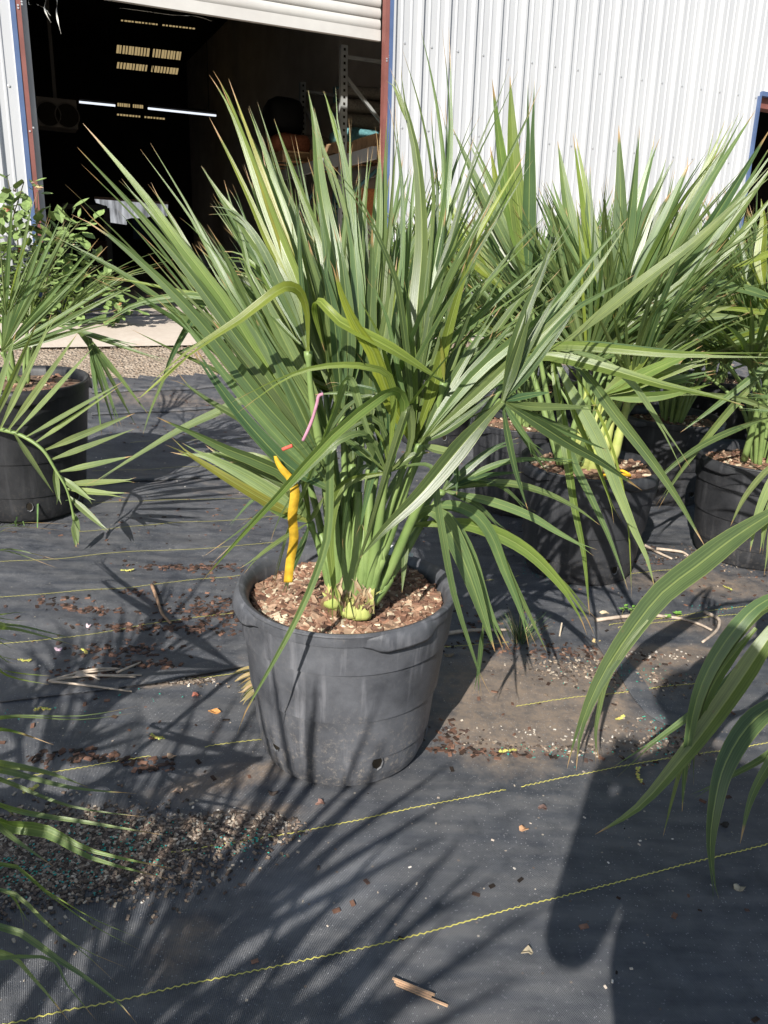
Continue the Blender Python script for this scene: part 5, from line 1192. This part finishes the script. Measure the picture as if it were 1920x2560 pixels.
# grass tuft, seedlings, two sticks
gt = G(1300, 1598); mb = MB()
for k in range(130):
    a = q.random()*6.28; r = q.uniform(0, .05); h = q.uniform(.03, .10); p = gt+Vector((math.cos(a)*r, math.sin(a)*r, 0)); t_ = p+Vector((math.cos(a)*h*.8, math.sin(a)*h*.8, h)); dry = q.random() < .25
    c = (.38, .32, .16) if dry else (.07, .12, .05); s = Vector((-math.sin(a), math.cos(a), 0))*.0012; m_ = p.lerp(t_, .5)+Vector((0, 0, h*.15))
    mb.add([p-s, p+s, m_+s, m_-s, t_], [(0, 1, 2, 3), (3, 2, 4)], c)
tag(mb.build('grass_tuft', M_LITTER), 'small dark grass tuft growing through the cloth right of the big pot', 'grass tuft')
for (x, y, w) in ((1553,1545,'taller seedling with bright leaves on a thin stem'), (1664,1548,'low bright seedling beside the pale stem'), (1690,1540,'smallest bright seedling, right of the low one'), (1573,1547,'tiny seedling next to the taller one')):
    p = G(x, y); sd_ = empty('seedling', p); tag(sd_, w + ' on the cloth', 'seedling', 'seedlings by the pale stem'); h = .05 if 'taller' in w else .012
    mb = MB(); mb.tube([Vector((0, 0, 0)), Vector((.004, 0, h))], .0015, 5); mb.build('stem', M_STEMR, sd_)
    for k in range(5):
        o = link('leaf', RL[2], sd_, (.16, .32, .06)); a = k*1.3; o.matrix_local = Matrix.Translation((.004, 0, h*(.6+.1*k))) @ Matrix.Rotation(a, 4, 'Z') @ Matrix.Rotation(.4, 4, 'X') @ Matrix.Scale(.3, 4)
for (x, y, w) in ((1399,1590,'left'), (1556,1590,'right')):
    p = G(x, y); mb = MB(); mb.tube([p, p+Vector((.002, 0, .055))], .003, 6); o = mb.build('stub_stick', M_OBJ); o.color = (.5, .42, .32, 1); tag(o, f'short pale stick poking up from the cloth, {w} one of two by the dirt patch', 'stick', 'short sticks in the cloth')
# weeds at the left pot's foot
wd_ = G(60, 1290); mb = MB()
for k in range(16):
    p = wd_+Vector((q.uniform(-.1, .2), q.uniform(-.15, -.05), 0)); a = q.random()*6.28; h = q.uniform(.04, .16); t_ = p+Vector((math.cos(a)*h, math.sin(a)*h*.6, h)); s = Vector((-math.sin(a), math.cos(a), 0))*.004; m_ = p.lerp(t_, .6)+Vector((0, 0, h*.3))
    mb.add([p-s*.5, p+s*.5, m_+s, m_-s, t_], [(0, 1, 2, 3), (3, 2, 4)], (.09, .16, .05))
tag(mb.build('weed', M_LITTER), 'thin green weed at the foot of the tall left pot', 'weed')

# ------------------------------------------------------------------ the photographer, behind the camera: casts the shadow at the lower right
def person():
    J = {}; V = []; E = []; RD = []
    def add(n, p, r, parent=None):
        J[n] = len(V); V.append(Vector(p)); RD.append(r)
        if parent: E.append((J[parent], J[n]))
    cx, cy = .18, -.27
    add('pelvis', (cx, cy-.04, 1.0), .17); add('waist', (cx-.02, cy-.05, 1.15), .20, 'pelvis'); add('chest', (cx-.03, cy-.05, 1.34), .20, 'waist'); add('neck0', (cx-.08, cy-.02, 1.50), .09, 'chest'); add('neck', (cx-.06, cy+.03, 1.57), .062, 'neck0')
    add('jaw', (cx-.06, cy+.07, 1.63), .08, 'neck'); add('head', (cx-.06, cy+.07, 1.71), .105, 'jaw'); add('top', (cx-.065, cy+.06, 1.78), .085, 'head'); add('nose', (cx-.065, cy+.185, 1.69), .016, 'head')
    for s, k in ((-1, 'l'), (1, 'r')):
        hx = -.07 if s < 0 else .07
        add('sh'+k, (cx+s*.20-.02, cy-.04, 1.45), .08, 'neck0'); add('el'+k, (-.175 if s < 0 else cx+.28, cy-.09, 1.12), .058, 'sh'+k); add('wr'+k, (hx*1.25, -.14, 1.29), .036, 'el'+k); add('pa'+k, (hx, -.09, 1.345), .034, 'wr'+k)
        for j in range(4):
            add(f'f{j}{k}', (hx*.85, -.06, 1.335+.02*j), .010, 'pa'+k); add(f'g{j}{k}', (hx*.55, -.056-.004*j, 1.338+.02*j), .0085, f'f{j}{k}')
        add('th'+k, (hx*.85, -.075, 1.39), .011, 'pa'+k); add('ti'+k, (hx*.6, -.07, 1.405), .009, 'th'+k)
        add('hip'+k, (cx+s*.10, cy-.04, .92), .12, 'pelvis'); add('kn'+k, (cx+s*.12, cy-.02, .52), .08, 'hip'+k); add('an'+k, (cx+s*.13, cy-.05, .09), .05, 'kn'+k); add('toe'+k, (cx+s*.15, cy+.10, .04), .038, 'an'+k)
    me = bpy.data.meshes.new('person'); me.from_pydata(V, E, []); me.update()
    o = bpy.data.objects.new('person', me); COL.objects.link(o)
    o.modifiers.new('skin', 'SKIN'); sv_ = me.skin_vertices[0].data if me.skin_vertices else None
    if sv_ is None:
        bm = bmesh.new(); bm.from_mesh(me); bm.verts.layers.skin.verify(); bm.to_mesh(me); bm.free(); sv_ = me.skin_vertices[0].data
    for i, r in enumerate(RD): sv_[i].radius = (r, r)
    sv_[0].use_root = True
    sb = o.modifiers.new('sub', 'SUBSURF'); sb.levels = 1; sb.render_levels = 2
    me.materials.append(simple_noise('person_clothes', (.10, .13, .20), (.13, .16, .24), 30, .85, .2))
    mb = MB(); c = Vector((cx-.063, cy+.05, 1.735)); vs = []; fs = []
    for j in range(9):
        for i in range(16):
            a = 2*math.pi*i/16; b = math.pi/2*(j/8); f_ = 1.0 if math.sin(a) < .35 else .8
            vs.append(c+Vector((math.cos(a)*.112*math.cos(b), math.sin(a)*.122*math.cos(b)*f_, .125*math.sin(b)-.03*(1-j/8))))
    for j in range(8):
        for i in range(16): fs.append((j*16+i, j*16+(i+1) % 16, (j+1)*16+(i+1) % 16, (j+1)*16+i))
    obj('hair', vs, fs, mat('hair', (.03, .02, .015), .7), o, True)
    tag(o, 'person standing behind the viewpoint whose long shadow falls across the cloth at right', 'person')
    ph = empty('phone', (0, -.045, 1.37)); tag(ph, 'phone held up in both hands of the person who casts the shadow', 'phone')
    mb = MB(); mb.box((-.038, -.004, -.075), (.038, .004, .075)); mb.build('phone_body', mat('phone_black', (.02, .02, .02), .3), ph)
    mb = MB(); mb.box((-.034, -.0052, -.07), (.034, -.0042, .07)); mb.build('screen', mat('phone_screen', (.03, .03, .04), .1), ph)
person()
bpy.context.view_layer.update()
